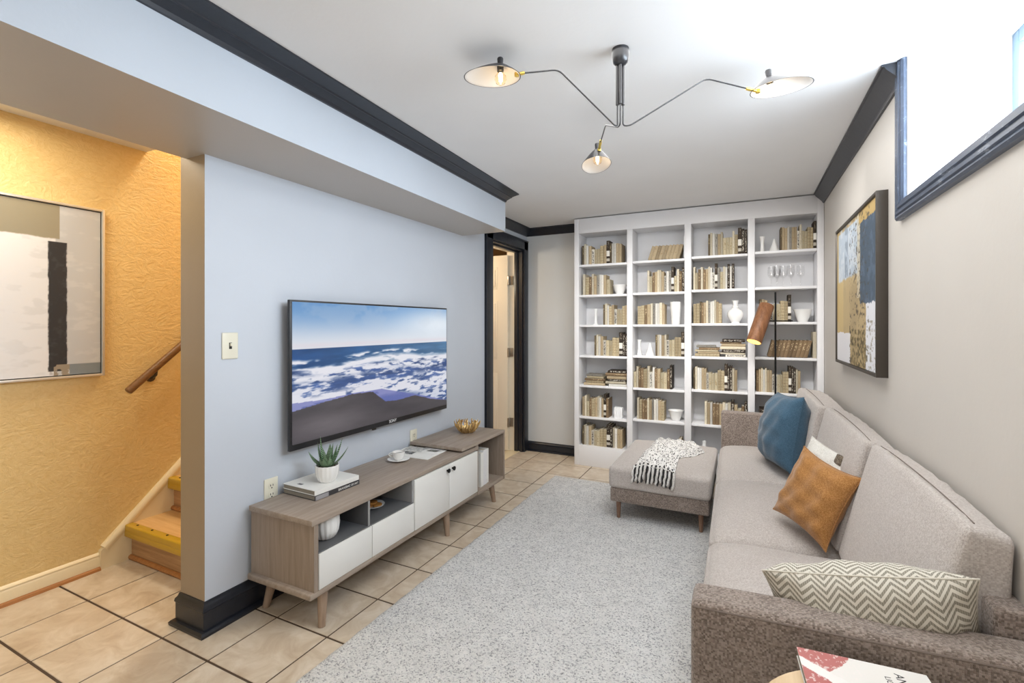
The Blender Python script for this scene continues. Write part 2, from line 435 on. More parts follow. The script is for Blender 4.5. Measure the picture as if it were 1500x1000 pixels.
struct(b.build('trim_6', M['door']))
struct(B().box(XLB, XL-0.03, DY0, DY1, 0.0, 0.008, 0.002).build('trim_4', M['cream']))
dy = DY1-0.012
def door_leaf():
    b = B(); x0, x1 = -2.862, -2.186
    b.box(x0, x1, dy-0.046, dy-0.012, 0.012, 2.02, 0.002)
    return b
door = struct(door_leaf().build('door_1', M['door']))
xs = [(-2.300, -2.500), (-2.548, -2.748)]
for (xa, xb) in xs:
    for z0, z1 in ((0.22, 0.80), (0.95, 1.55), (1.67, 1.90)):
        b = B(); b.box(xb, xa, dy-0.050, dy-0.045, z0, z1, 0.003); b.box(xb+0.025, xa-0.025, dy-0.056, dy-0.046, z0+0.025, z1-0.025, 0.006)
        b.build('panel', M['door'], door)
for z in (0.30, 1.02, 1.76):
    b = B(); b.box(-2.186, -2.172, dy-0.050, dy-0.01, z-0.045, z+0.045, 0.002); b.tube([(-2.172, dy-0.052, z-0.047), (-2.172, dy-0.052, z+0.047)], 0.006, 10)
    b.box(-2.172, -2.14, dy-0.016, dy-0.0, z-0.045, z+0.045, 0.002)
    b.build('hinge', M['hinge'], door)

# stairs
st = struct(bpy.data.objects.new('stair', None)); COL.objects.link(st); st.location = (-2.65, 1.44, 0); ORG['stair'] = (-2.65, 1.44, 0)
run, rise = 0.218, 0.198
for k in range(7):
    y = 1.445+k*run; z = rise*k
    B().box(XY+0.02, XLB, y, y+0.02, z, z+rise-0.03).build('riser', M['riser'], st)
    t = B().box(XY+0.02, XLB, y-0.01, y+run+0.02, z+rise-0.03, z+rise, 0.003).build('tread', M['tread'], st)
    n_ = B(); n_.box(XY+0.02, XLB, y-0.035, y+0.01, z+rise-0.036, z+rise+0.003, 0.008, 3)
    n_.box(XY+0.02, XLB, y-0.034, y-0.028, z+rise-0.062, z+rise-0.03, 0.002)
    n_.build('nosing', M['nosing'], t)
    for q in range(6):
        B().tube([(XY+0.10+q*0.14, y-0.008, z+rise+0.002), (XY+0.10+q*0.14, y-0.008, z+rise+0.0055)], 0.006, 8).build('screw', M['slot'], t)
    m_ = B().tube([(XY+0.02, y-0.004, z+0.012), (XLB, y-0.004, z+0.012)], 0.014, 8).build('shoe_moulding', M['shoe'], st)
# stringer on the stair wall
b = B(); b.prism([(1.303, 0.0), (1.303, 0.10), (1.318, 0.115), (3.0, 1.665), (3.0, 1.2), (1.66, 0.0)], 'X', XY, XY+0.022)
sg = struct(b.build('trim_7', M['cream'], smooth=False))
d_ = Vector((0, 1.682, 1.55)).normalized(); nrm_ = Vector((0, -d_.z, d_.y))
b = B(); rr = []
for t in (0.0, 2.2):
    p0 = Vector((XY, 1.318, 0.115))+d_*t
    rr.append([p0+Vector((x_, 0, 0))+nrm_*u_ for x_, u_ in ((0, 0.012), (0.020, 0.012), (0.028, 0.004), (0.030, -0.012), (0.024, -0.028), (0.0, -0.028))])
b.loft(rr); b.build('moulding', M['cream'], sg)
yb_ = [(0.0, 0.0), (0.014, 0.0), (0.014, 0.062), (0.010, 0.070), (0.012, 0.078), (0.004, 0.088), (0.0, 0.09)]
struct(sweep([(XY, YF), (XY, 1.303)], yb_).build('baseboard_stair', M['cream'], angle=30))
struct(sweep([(XY+0.013, YF), (XY+0.013, 1.303)], [(0, 0), (0.016, 0), (0.014, 0.010), (0.008, 0.016), (0, 0.018)]).build('trim_8', M['shoe']))
# handrail
hr = thing('handrail', 'brown wooden handrail on a metal bracket rising along the yellow stair wall', 'handrail', (XY, 1.41, 0.94))
pa, pb = Vector((XY+0.065, 1.405, 0.935)), Vector((XY+0.065, 2.7, 2.08))
b = B(); dr = (pb-pa).normalized()
b.tube([pa, pa+dr*0.004, pa+dr*0.01, pb], [0.012, 0.019, 0.021, 0.021], 14); b.build('rail', M['rail'], hr)
for t in (0.19, 1.2):
    q = pa+dr*t
    b = B(); b.tube([q-Vector((0, 0, 0.018)), q-Vector((0.005, 0, 0.045)), q-Vector((0.035, 0, 0.062)), q-Vector((0.064, 0, 0.062))], [0.007, 0.008, 0.008, 0.008], 8)
    b.tube([q-Vector((0.064, 0, 0.062)), q-Vector((0.058, 0, 0.062))], 0.026, 12)
    b.tube([q+dr*-0.03-Vector((0, 0, 0.02)), q+dr*0.03-Vector((0, 0, 0.02))], 0.007, 8)
    b.build('bracket', M['dark_bronze'], hr)

# window: reeded black casing, sash and pane at the end of a deep white reveal
def reed(wd):
    return [(0.0, 0.0), (0.0, 0.016), (wd*0.10, 0.022), (wd*0.22, 0.018), (wd*0.28, 0.024), (wd*0.42, 0.024), (wd*0.47, 0.018), (wd*0.53, 0.018), (wd*0.58, 0.024), (wd*0.72, 0.024), (wd*0.78, 0.018), (wd*0.90, 0.018), (wd*1.0, 0.010), (wd, 0.0)]
win = struct(bpy.data.objects.new('window_1', None)); COL.objects.link(win); win.location = (XR, 1.5, WZ0); ORG['window_1'] = (XR, 1.5, WZ0)
TWD = 0.072
b = B()
pr = reed(TWD)
# side casing (mitred foot)
b.loft([[(XR-d2, WY1+TWD-o2, WZ0-TWD+o2) for o2, d2 in pr], [(XR-d2, WY1+TWD-o2, CZ) for o2, d2 in pr]])
b.build('casing', M['win_trim'], win, angle=25)
b = B()
b.loft([[(XR-d2, WY1+TWD-o2, WZ0-TWD+o2) for o2, d2 in pr], [(XR-d2, WY0-TWD+o2, WZ0-TWD+o2) for o2, d2 in pr]])
b.build('casing', M['win_trim'], win, angle=25)
b = B()
b.loft([[(XR-d2, WY0-TWD+o2, WZ0-TWD+o2) for o2, d2 in pr], [(XR-d2, WY0-TWD+o2, CZ) for o2, d2 in pr]])
b.build('casing', M['win_trim'], win, angle=25)
XW = XR+0.285
b = B(); fw = 0.045
b.box(XW, XW+0.04, WY1-fw, WY1, WZ0, CZ, 0.004); b.box(XW, XW+0.04, WY0, WY0+fw, WZ0, CZ, 0.004)
b.box(XW, XW+0.04, WY0+fw, WY1-fw, WZ0, WZ0+fw, 0.004); b.box(XW, XW+0.04, WY0+fw, WY1-fw, CZ-fw, CZ, 0.004); b.box(XW, XW+0.04, 1.49, 1.53, WZ0+fw, CZ-fw, 0.004)
b.build('sash', mat('slate_blue_sash', lin(116, 138, 158), 0.4), win)
for y0, y1 in ((WY0+fw, 1.49), (1.53, WY1-fw)):
    B().box(XW+0.016, XW+0.020, y0, y1, WZ0+fw, CZ-fw).build('pane', M['pane'], win, smooth=False)
struct(B().box(XW+0.06, 8, -6, 10, 1.55, 1.6).build('ground_outside', mat('pale_concrete', lin(205, 205, 200), 0.9), smooth=False))

# ------------------------------------------------------------------ rug
def rugpt(x0, x1, y0, y1, u, v_):
    e = 0.004
    return (x0+(x1-x0)*u+e*math.sin(v_*160)*(1 if u in (0, 1) else 0), y0+(y1-y0)*v_+e*math.sin(u*140)*(1 if v_ in (0, 1) else 0), 0)
rx0, rx1, ry0, ry1 = -1.465, 0.40, 0.30, 3.83
b = B()
def rug_top(u, v_):
    x, y, z = rugpt(rx0, rx1, ry0, ry1, u, v_)
    edge = min(u*(rx1-rx0), (1-u)*(rx1-rx0), v_*(ry1-ry0), (1-v_)*(ry1-ry0))
    z = 0.011*min(1, (edge/0.012)) if edge < 0.012 else 0.011
    return (x, y, max(z, 0.0)+0.001)
us = [0, 0.003, 0.007]+[i/60 for i in range(1, 60)]+[0.993, 0.997, 1]
vs2 = [0, 0.002, 0.004]+[i/110 for i in range(1, 110)]+[0.996, 0.998, 1]
vv = [[b.bm.verts.new(rug_top(u, v_)) for v_ in vs2] for u in us]
for i in range(len(us)-1):
    for j in range(len(vs2)-1): b.bm.faces.new((vv[i][j], vv[i+1][j], vv[i+1][j+1], vv[i][j+1]))
tag(b.build('rug', M['rug'], org=(-0.5, 2.0, 0)), 'large pale grey flecked loop rug on the beige tile floor', 'rug')

# ------------------------------------------------------------------ painted pictures (colour attribute on a fine grid)
def vnoise(h, w_, cells_y, cells_x, seed):
    r = np.random.RandomState(seed); g = r.rand(cells_y+2, cells_x+2)
    y = np.linspace(0, cells_y, h, endpoint=False); x = np.linspace(0, cells_x, w_, endpoint=False)
    yi = y.astype(int); xi = x.astype(int); fy = (y-yi); fx = (x-xi); fy = fy*fy*(3-2*fy); fx = fx*fx*(3-2*fx)
    a = g[yi][:, xi]; b_ = g[yi][:, xi+1]; c = g[yi+1][:, xi]; d = g[yi+1][:, xi+1]
    fx = fx[None, :]; fy = fy[:, None]
    return (a*(1-fx)+b_*fx)*(1-fy)+(c*(1-fx)+d*fx)*fy
def fbm(h, w_, cy, cx, seed, o_=4):
    t = np.zeros((h, w_)); amp = 1; tot = 0
    for k in range(o_):
        t += amp*vnoise(h, w_, int(cy*2**k), int(cx*2**k), seed+k*13); tot += amp; amp *= 0.55
    return t/tot
def smooth(e0, e1, x): t = np.clip((x-e0)/(e1-e0), 0, 1); return t*t*(3-2*t)
def over(img, mask, col): return img*(1-mask[..., None])+np.array(col, float)*mask[..., None]
def to_lin(img):
    c = np.clip(img, 0, 255)/255.0
    return np.where(c <= 0.04045, c/12.92, ((c+0.055)/1.055)**2.4)
def picture(name, img, fn, material, parent):
    """img rows from bottom to top; fn(u,v) gives the world point"""
    h, w_ = img.shape[:2]
    uu, vv_ = np.meshgrid(np.linspace(0, 1, w_), np.linspace(0, 1, h))
    org = np.array(ORG[parent.name])
    P = np.array(fn(0, 0))[None]+(np.array(fn(1, 0))-np.array(fn(0, 0)))[None]*uu.reshape(-1, 1)+(np.array(fn(0, 1))-np.array(fn(0, 0)))[None]*vv_.reshape(-1, 1)-org
    idx = np.arange(h*w_).reshape(h, w_)
    F = np.stack([idx[:-1, :-1], idx[:-1, 1:], idx[1:, 1:], idx[1:, :-1]], -1).reshape(-1, 4)
    me = bpy.data.meshes.new(name)
    me.vertices.add(len(P)); me.vertices.foreach_set('co', P.astype(np.float32).ravel())
    me.loops.add(F.size); me.loops.foreach_set('vertex_index', F.ravel().astype(np.int32))
    me.polygons.add(len(F)); me.polygons.foreach_set('loop_start', np.arange(0, F.size, 4, dtype=np.int32))
    me.update(calc_edges=True)
    at = me.color_attributes.new('picture', 'FLOAT_COLOR', 'POINT')
    rgba = np.ones((h*w_, 4), np.float32); rgba[:, :3] = to_lin(img).reshape(-1, 3)
    at.data.foreach_set('color', rgba.ravel())
    me.materials.append(material)
    o = bpy.data.objects.new(name, me); COL.objects.link(o); o.parent = parent
    ORG[o.name] = tuple(org)
    return o
def pic_mat(name, emission=False, rough=0.6):
    m = mat(name, (0.5, 0.5, 0.5, 1), rough)
    N, L, b_ = nodes(m); a = N.new('ShaderNodeAttribute'); a.attribute_name = 'picture'
    if emission:
        b_.inputs['Base Color'].default_value = (0.01, 0.01, 0.01, 1)
        L.new(a.outputs['Color'], b_.inputs['Emission Color']); b_.inputs['Emission Strength'].default_value = 0.93
    else: L.new(a.outputs['Color'], b_.inputs['Base Color'])
    return m

# --- television
h, w_ = 230, 400
U, V = np.meshgrid(np.linspace(0, 1, w_), np.linspace(0, 1, h))
n1 = fbm(h, w_, 7, 9, 1); n2 = fbm(h, w_, 26, 9, 2); n3 = fbm(h, w_, 46, 18, 3, 4)
sky_t = smooth(0.667, 1.0, V)
img = np.array([222, 226, 234.])*(1-sky_t[..., None])+np.array([104, 152, 204.])*sky_t[..., None]
glare = np.exp(-(((U-0.92)/0.34)**2+((V-0.84)/0.17)**2)); img = over(img, np.clip(glare*0.9, 0, 1), (236, 243, 250))
img = over(img, smooth(0.5, 0.68, n1)*0.28*sky_t, (196, 206, 220))
img = over(img, np.exp(-((V-0.69)/0.018)**2)*0.5*(0.5+n1), (226, 214, 222))
sea = V < 0.667
deep = np.array([38, 78, 132.])*(1-U[..., None]*0.6)+np.array([96, 140, 168.])*(U[..., None]*0.6)
img = np.where(sea[..., None], deep*(0.86+0.3*n2[..., None]), img)
Vw = V+0.035*(n1-0.5)+0.02*np.sin(U*7+1)
band = lambda lo, hi, s: smooth(lo-s, lo+s, Vw)*(1-smooth(hi-s, hi+s, Vw))
mid = V < 0.52
img = np.where((mid & sea)[..., None], np.array([66, 92, 146.])*(0.72+0.56*n2[..., None]), img)
foam = np.clip(band(0.50, 0.555, 0.025)*1.1*smooth(0.25, 0.55, n2+0.18*U)+band(0.565, 0.60, 0.012)*smooth(0.42, 0.56, n2)+band(0.435, 0.50, 0.03)*smooth(0.42, 0.6, n3+0.1*(1-U)), 0, 1)
foam2 = np.clip(band(0.20, 0.34, 0.03)*1.2*smooth(0.30, 0.56, n3+0.06)+smooth(0.50, 0.62, n3*0.6+n2*0.4)*band(0.33, 0.46, 0.05), 0, 1)
foam3 = smooth(0.60, 0.86, U)*smooth(0.40, 0.52, n3)*band(0.05, 0.40, 0.03)*0.9
img = np.where(sea[..., None], over(over(over(img, foam, (232, 232, 240)), foam2, (224, 224, 234)), foam3, (222, 224, 234)), img)
shore = np.interp(U, [0, 0.15, 0.3, 0.42, 0.5, 0.58, 0.72, 0.85, 1.0], [0.235, 0.262, 0.285, 0.275, 0.17, 0.155, 0.17, 0.10, 0.05])+0.012*(n2-0.5)
wet = np.interp(U, [0, 0.15, 0.3, 0.48, 0.5, 0.72, 1.0], [0.29, 0.28, 0.29, 0.285, 0.275, 0.18, 0.05])
img = over(img, ((V < wet) & (V >= shore)).astype(float)*0.75, (104, 110, 176))
sand = np.array([70, 66, 71.])*(0.9+0.2*n2[..., None])+np.array([34, 32, 32.])*np.exp(-(((U-0.15)/0.2)**2+((V-0.08)/0.10)**2))[..., None]
img = np.where((V < shore)[..., None], sand, img)
TY0, TY1, TZ0, TZ1, TXF = 1.588, 2.937, 0.686, 1.424, -1.972
tv = thing('television', 'large flat television with a beach and surf picture, mounted on the blue-grey wall', 'television', (XL, 2.26, 0.69))
B().box(TXF-0.018, TXF, TY0, TY1, TZ0, TZ1, 0.003).build('frame', mat('tv_frame_black', lin(36, 36, 39), 0.35), tv)
B().box(XL, TXF-0.017, 2.0, 2.55, 0.9, 1.25).build('wall_mount', M['black_metal'], tv)
picture('screen', img, lambda u, v_: (TXF+0.0012, TY0+0.012+u*(TY1-TY0-0.020), TZ0+0.030+v_*(TZ1-TZ0-0.040)), pic_mat('television_picture', True, 0.15), tv)
def text(name, body, size, mtx, material, parent, extrude=0.0004, align='CENTER'):
    c = bpy.data.curves.new(name, 'FONT'); c.body = body; c.size = size; c.extrude = extrude; c.align_x = align; c.align_y = 'CENTER'
    c.materials.append(material)
    tmp = bpy.data.objects.new('tmp_text', c); COL.objects.link(tmp)
    dg = bpy.context.evaluated_depsgraph_get(); dg.update()
    me = bpy.data.meshes.new_from_object(tmp.evaluated_get(dg)); me.name = name
    bpy.data.objects.remove(tmp); bpy.data.curves.remove(c)
    o = bpy.data.objects.new(name, me); COL.objects.link(o); o.parent = parent
    if not me.materials: me.materials.append(material)
    o.matrix_local = Matrix.Translation(-Vector(ORG[parent.name])) @ mtx
    return o
def frame_mtx(loc, right, up):
    r_ = Vector(right).normalized(); u_ = Vector(up).normalized(); n_ = r_.cross(u_)
    return Matrix.Translation(loc) @ Matrix((r_, u_, n_)).transposed().to_4x4()
M['silver_letter'] = emit('silver_letter', lin(210, 210, 212), 0.25)
text('lettering', 'SONY', 0.026, frame_mtx((TXF+0.0015, 2.335, TZ0+0.017), (0, 1, 0), (0, 0, 1)), M['silver_letter'], tv)
B().box(TXF-0.004, TXF+0.004, 2.155, 2.185, TZ0-0.008, TZ0+0.004, 0.002).build('sensor', M['slot'], tv)

# --- painting on the yellow wall
h, w_ = 260, 260
U, V = np.meshgrid(np.linspace(0, 1, w_), np.linspace(0, 1, h))
n1 = fbm(h, w_, 5, 5, 21); n2 = fbm(h, w_, 24, 10, 22); n3 = fbm(h, w_, 40, 40, 23, 3)
PY0, PY1 = 0.46, 1.303
yy = PY0+U*(PY1-PY0)
img = np.ones((h, w_, 3))*np.array([226, 227, 230.])
img = over(img, smooth(0.56, 0.66, n2)*0.12*smooth(0.85, 1.05, yy), (150, 152, 154))
img = over(img, smooth(1.118, 1.122, yy+0.006*(n3-0.5))*(V < 2), (190, 192, 195))
img = over(img, smooth(0.55, 0.7, n2)*0.35*(yy > 1.12), (214, 214, 214))
img = over(img, smooth(0.795, 0.803, V+0.01*(n3-0.5)-0.02*(1-U))*(yy < 1.135), (150, 142, 120))
img = over(img, (smooth(1.090, 1.094, yy+0.008*(n2-0.5))*(1-smooth(1.162, 1.166, yy+0.010*(n2-0.5)))*(V > 0.025)*(V < 0.785)).astype(float), (40, 40, 42))
img = over(img, ((yy > 1.095)*(yy < 1.16)*(V < 0.785)*smooth(0.5, 0.75, n3)*0.3), (78, 80, 82))
img = over(img, ((yy > 1.112)*(yy < 1.175)*(V < 0.065)*(n3 > 0.35)).astype(float), (150, 138, 120))
img = over(img, ((yy > 1.175)*(V < 0.062)).astype(float)*0.9, (120, 130, 136))
pt = thing('abstract_painting', 'abstract canvas of white field and black bar in a silver frame on the yellow wall', 'painting', (XY, 0.88, 1.05))
xf = XY+0.034; z0, z1 = 1.045, 1.898
b = B()
b.box(XY, xf+0.006, PY0-0.012, PY0, z0-0.012, z1+0.012, 0.002); b.box(XY, xf+0.006, PY1, PY1+0.012, z0-0.012, z1+0.012, 0.002)
b.box(XY, xf+0.006, PY0, PY1, z0-0.012, z0, 0.002); b.box(XY, xf+0.006, PY0, PY1, z1, z1+0.012, 0.002)
b.build('frame', mat('silver_frame', lin(216, 214, 208), 0.3, 0.5), pt)
B().box(XY+0.002, xf-0.008, PY0+0.001, PY1-0.001, z0+0.001, z1-0.001).build('backing', M['slot'], pt)
picture('canvas', img, lambda u, v_: (xf-0.004, PY0+0.005+u*(PY1-PY0-0.010), z0+0.005+v_*(z1-z0-0.010)), pic_mat('abstract_canvas_pale'), pt)

# --- painting on the right wall (u runs from the far edge to the near edge)
h, w_ = 260, 300
U, V = np.meshgrid(np.linspace(0, 1, w_), np.linspace(0, 1, h))
n1 = fbm(h, w_, 6, 6, 31); n2 = fbm(h, w_, 20, 26, 32); n3 = fbm(h, w_, 50, 50, 33, 3)
j = 0.03*(n2-0.5)
img = np.ones((h, w_, 3))*np.array([186, 164, 122.])
img = over(img, smooth(0.35, 0.7, n1)*0.6, (160, 140, 106))
img = over(img, ((U+j < 0.20)*(V > 0.22)*(V < 0.66)).astype(float)*0.8, (202, 178, 126))
img = over(img, smooth(0.60, 0.62, V+j)*(1-smooth(0.62, 0.66, U+j))*(V < 0.97), (178, 190, 202))
img = over(img, smooth(0.5, 0.62, n2)*smooth(0.60, 0.62, V+j)*(U < 0.64)*0.7, (206, 212, 218))
img = over(img, ((U > 0.24)*(U < 0.34)*(V > 0.62)*smooth(0.42, 0.6, n2)*0.65), (110, 124, 142))
img = over(img, ((U+j > 0.58)*(U+j < 0.66)*(V > 0.45)).astype(float)*0.75, (206, 196, 172))
img = over(img, ((U+j > 0.65)*(V+j > 0.41)*(V+j < 0.93)).astype(float), (66, 84, 102))
img = over(img, ((U+j > 0.66)*(V+j > 0.41)*(V+j < 0.93)*smooth(0.45, 0.7, n2)*0.55), (96, 116, 138))
img = over(img, ((U > 0.62)*(V+j > 0.925)).astype(float)*0.9, (196, 166, 104))
img = over(img, ((U < 0.05)*(V > 0.3)).astype(float)*0.8, (198, 170, 110))
img = over(img, ((U+j > 0.78)*(V+j < 0.41)).astype(float), (226, 227, 232))
img = over(img, ((U+j < 0.40)*(V+j < 0.215)).astype(float), (226, 225, 228))
img = over(img, ((U+j > 0.42)*(U+j < 0.78)*(V < 0.24)*smooth(0.35, 0.62, n3)*0.85), (104, 90, 52))
img = over(img, ((U > 0.38)*(U < 0.85)*smooth(0.62, 0.68, n3)*0.7), (66, 58, 46))
img = over(img, ((U > 0.72)*(V < 0.3)*smooth(0.60, 0.66, n3)*0.6), (120, 108, 80))
QY0, QY1, qz0, qz1 = 2.475, 3.47, 1.078, 1.868
pr_ = thing('abstract_painting', 'abstract canvas of ochre, navy and white blocks in a dark frame on the greige wall', 'painting', (XR, 2.97, 1.08))
xq = XR-0.042
b = B()
for (y0, y1, za, zb) in ((QY0, QY0+0.014, qz0, qz1), (QY1-0.014, QY1, qz0, qz1), (QY0+0.014, QY1-0.014, qz0, qz0+0.014), (QY0+0.014, QY1-0.014, qz1-0.014, qz1)):
    b.box(xq, XR, y0, y1, za, zb, 0.001)
b.build('frame', M['dark_bronze'], pr_)
B().box(xq+0.012, XR-0.002, QY0+0.014, QY1-0.014, qz0+0.014, qz1-0.014).build('backing', M['slot'], pr_)
picture('canvas', img, lambda u, v_: (xq+0.008, QY1-0.016-u*(QY1-QY0-0.032), qz0+0.016+v_*(qz1-qz0-0.032)), pic_mat('abstract_canvas_ochre'), pr_)

# ------------------------------------------------------------------ wall plates
def plate(name, label, cat, y, z, outlet, group=None):
    t = thing(name, label, cat, (XL, y, z), group)
    B().box(XL, XL+0.007, y-0.036, y+0.036, z-0.058, z+0.058, 0.003, 3).build('cover_plate', M['plate_almond'], t)
    if outlet:
        for s_ in (-0.021, 0.021):
            r_ = B().lathe([(0.0165, 0), (0.0165, 0.003), (0.0, 0.0035)], (0, 0, 0), 20, mtx=Matrix.Translation((XL+0.006, y, z+s_)) @ Matrix.Rotation(R(90), 4, 'Y')).build('receptacle', M['plate_almond'], t)
            c = B(); c.box(XL+0.0085, XL+0.0102, y-0.008, y-0.005, z+s_-0.001, z+s_+0.008); c.box(XL+0.0085, XL+0.0102, y+0.005, y+0.008, z+s_-0.001, z+s_+0.008); c.box(XL+0.0085, XL+0.0102, y-0.003, y+0.003, z+s_-0.011, z+s_-0.006)
            c.build('slots', M['slot'], r_)
    else:
        B().box(XL+0.006, XL+0.0085, y-0.006, y+0.006, z-0.014, z+0.014).build('slot', M['slot'], t)
        B().box(XL+0.006, XL+0.018, y-0.004, y+0.004, z-0.002, z+0.012, 0.002).build('toggle', M['plate_almond'], t)
plate('light_switch', 'almond toggle light switch on the blue-grey wall beside the television', 'light switch', 1.333, 1.209, False)
plate('wall_outlet', 'almond wall outlet above the near end of the media console', 'outlet', 1.535, 0.510, True)
plate('wall_outlet', 'almond wall outlet half hidden beside the raised top of the media console', 'outlet', 2.625, 0.527, True)

# ------------------------------------------------------------------ media console
cx0, cx1 = -2.012, -1.61
mc = thing('media_console', 'long taupe oak media console with white doors and drawers and an open grey niche', 'console', (-1.81, 2.28, 0))
bt, tp = 0.158, 0.486
B().box(cx0, cx1, 1.403, 2.78, tp-0.026, tp, 0.005).build('top_board', M['oak_y'], mc)
B().box(cx0, cx1-0.002, 1.416, 1.438, bt+0.02, tp-0.026).build('side_panel', M['oak_z'], mc)
B().box(cx0, cx1, 1.395, 2.765, bt-0.004, bt+0.024, 0.007, 3).build('bottom_board', M['oak_y'], mc)
B().box(cx0, cx0+0.010, 1.438, 2.76, bt+0.022, tp-0.026).build('back_panel', M['inner_grey'], mc)
B().box(cx0+0.01, cx1-0.004, 1.438, 2.076, 0.328, 0.340).build('niche_floor', M['inner_grey'], mc)
B().box(cx0+0.01, cx1-0.004, 1.733, 1.745, 0.340, tp-0.026).build('divider', [M['inner_grey']], mc)
B().box(cx1-0.005, cx1-0.002, 1.733, 1.745, 0.340, tp-0.026).build('edge_strip', M['edge_grey'], mc)
B().box(cx0+0.01, cx1-0.004, 2.068, 2.084, bt+0.022, tp-0.026).build('partition', M['edge_grey'], mc)
B().box(cx0+0.01, cx1-0.006, 2.764, 2.784, bt+0.022, tp-0.028).build('partition', M['oak_z'], mc)
for y0, y1 in ((1.440, 1.755), (1.759, 2.080)):
    B().box(cx1-0.020, cx1+0.002, y0, y1, bt+0.025, 0.334, 0.0015).build('drawer', M['lacquer'], mc)
for y0, y1, ky in ((2.086, 2.421, 2.395), (2.424, 2.760, 2.452)):
    d_o = B().box(cx1-0.018, cx1+0.003, y0, y1, bt+0.025, tp-0.030, 0.0015).build('door', M['lacquer'], mc)
    k = B().lathe([(0.006, 0), (0.006, 0.010), (0.013, 0.012), (0.013, 0.018), (0.0, 0.019)], (0, 0, 0), 16, mtx=Matrix.Translation((cx1+0.003, ky, 0.425)) @ Matrix.Rotation(R(90), 4, 'Y'))
    k.build('knob', M['black_metal'], d_o)
# sliding far unit: raised shell
B().box(cx0-0.006, cx1+0.004, 2.565, 3.165, 0.496, 0.518, 0.004).build('raised_top', M['oak_y'], mc)
B().box(cx0, cx1+0.002, 3.142, 3.163, bt-0.002, 0.496).build('far_side_panel', M['oak_z'], mc)
B().box(cx0, cx1+0.002, 2.766, 3.142, bt-0.004, bt+0.022, 0.003).build('far_bottom_board', M['oak_y'], mc)
B().box(cx0, cx0+0.010, 2.784, 3.142, bt+0.022, 0.496).build('far_back_panel', M['oak_z'], mc)
B().box(cx0, cx1-0.006, 2.745, 2.784, 0.484, 0.496).build('rail', M['oak_y'], mc)
for x, y, sx, sy in ((-1.655, 1.50, 0.5, -0.6), (-1.962, 1.50, -0.6, -0.9), (-1.655, 2.45, 0.2, 0.3), (-1.962, 2.45, -0.6, 0.3), (-1.668, 3.05, 0.3, 1.0), (-1.962, 3.05, -0.6, 1.0)):
    b = B(); b.tube([(x, y, bt), (x+sx*0.035, y+sy*0.035, 0.0)], [0.0235, 0.0155], 16); b.build('leg', M['oak_leg'], mc)

# things on the console
def book_obj(name, label, x0, x1, y0, y1, z0, z1, cover, spine_side, cat='book', mtx=None, group=None, pages=None):
    """lying hardback: boards top and bottom, page block inset, spine on +x side"""
    o = thing(name, label, cat, ((x0+x1)/2, (y0+y1)/2, z0), group)
    c = B(); t_ = 0.0025
    c.box(x0, x1, y0, y1, z0, z0+t_, 0.0008, 1, 0, mtx); c.box(x0, x1, y0, y1, z1-t_, z1, 0.0008, 1, 0, mtx)
    c.box(x1-0.004, x1+0.001, y0, y1, z0, z1, 0.0012, 1, 0, mtx)
    c.build('cover', cover, o)
    p = B().box(x0+0.004, x1-0.003, y0+0.004, y1-0.004, z0+t_*0.9, z1-t_*0.9, 0, 1, 0, mtx); p.build('pages', pages or M['pages'], o)
    return o
M['pages'] = paint('paper_pages', lin(226, 218, 200), 0.9, 0.1, 0.2, 300)
M['pages_shadowed'] = paint('shaded_page_edges', lin(150, 144, 132), 0.9, 0.1, 0.2, 300)  # darker copy of the page colour, shade between the covers painted in
M['paper_white'] = mat('white_paper', lin(234, 233, 228), 0.6)
M['ink'] = mat('black_ink', lin(30, 30, 32), 0.6)
rz = Matrix.Translation((-1.905, 1.715, 0)) @ Matrix.Rotation(R(-2), 4, 'Z') @ Matrix.Translation((1.905, -1.715, 0))
bd = book_obj('coffee_table_book', 'dark spined hardback lying under the white book on the console', -2.004, -1.776, 1.574, 1.846, tp+0.0004, tp+0.023, mat('charcoal_cover', lin(58, 58, 60), 0.5), 1, mtx=rz, pages=M['pages_shadowed'])
b = B().box(-1.7755, -1.7738, 1.576, 1.650, tp+0.002, tp+0.0215, 0, 1, 0, rz); b.build('spine_label', mat('grey_label', lin(152, 150, 152), 0.6), bd)
text('lettering', 'BRAND', 0.016, rz @ frame_mtx((-1.7738, 1.735, tp+0.0115), (0, 1, 0), (0, 0, 1)), M['paper_white'], bd)
text('lettering', 'INC OF ART', 0.014, rz @ frame_mtx((-1.7738, 1.798, tp+0.0115), (0, 1, 0), (0, 0, 1)), M['paper_white'], bd)
bw = book_obj('coffee_table_book', 'white hardback under the potted succulent on the console', -2.004, -1.778, 1.574, 1.844, tp+0.0232, tp+0.047, mat('white_cover', lin(232, 231, 226), 0.5), 1, mtx=rz, pages=M['pages_shadowed'])
b = B().box(-1.935, -1.905, 1.600, 1.616, tp+0.047, tp+0.0474, 0, 1, 0, rz); b.build('cover_mark', mat('grey_ink', lin(120, 120, 122), 0.7), bw)
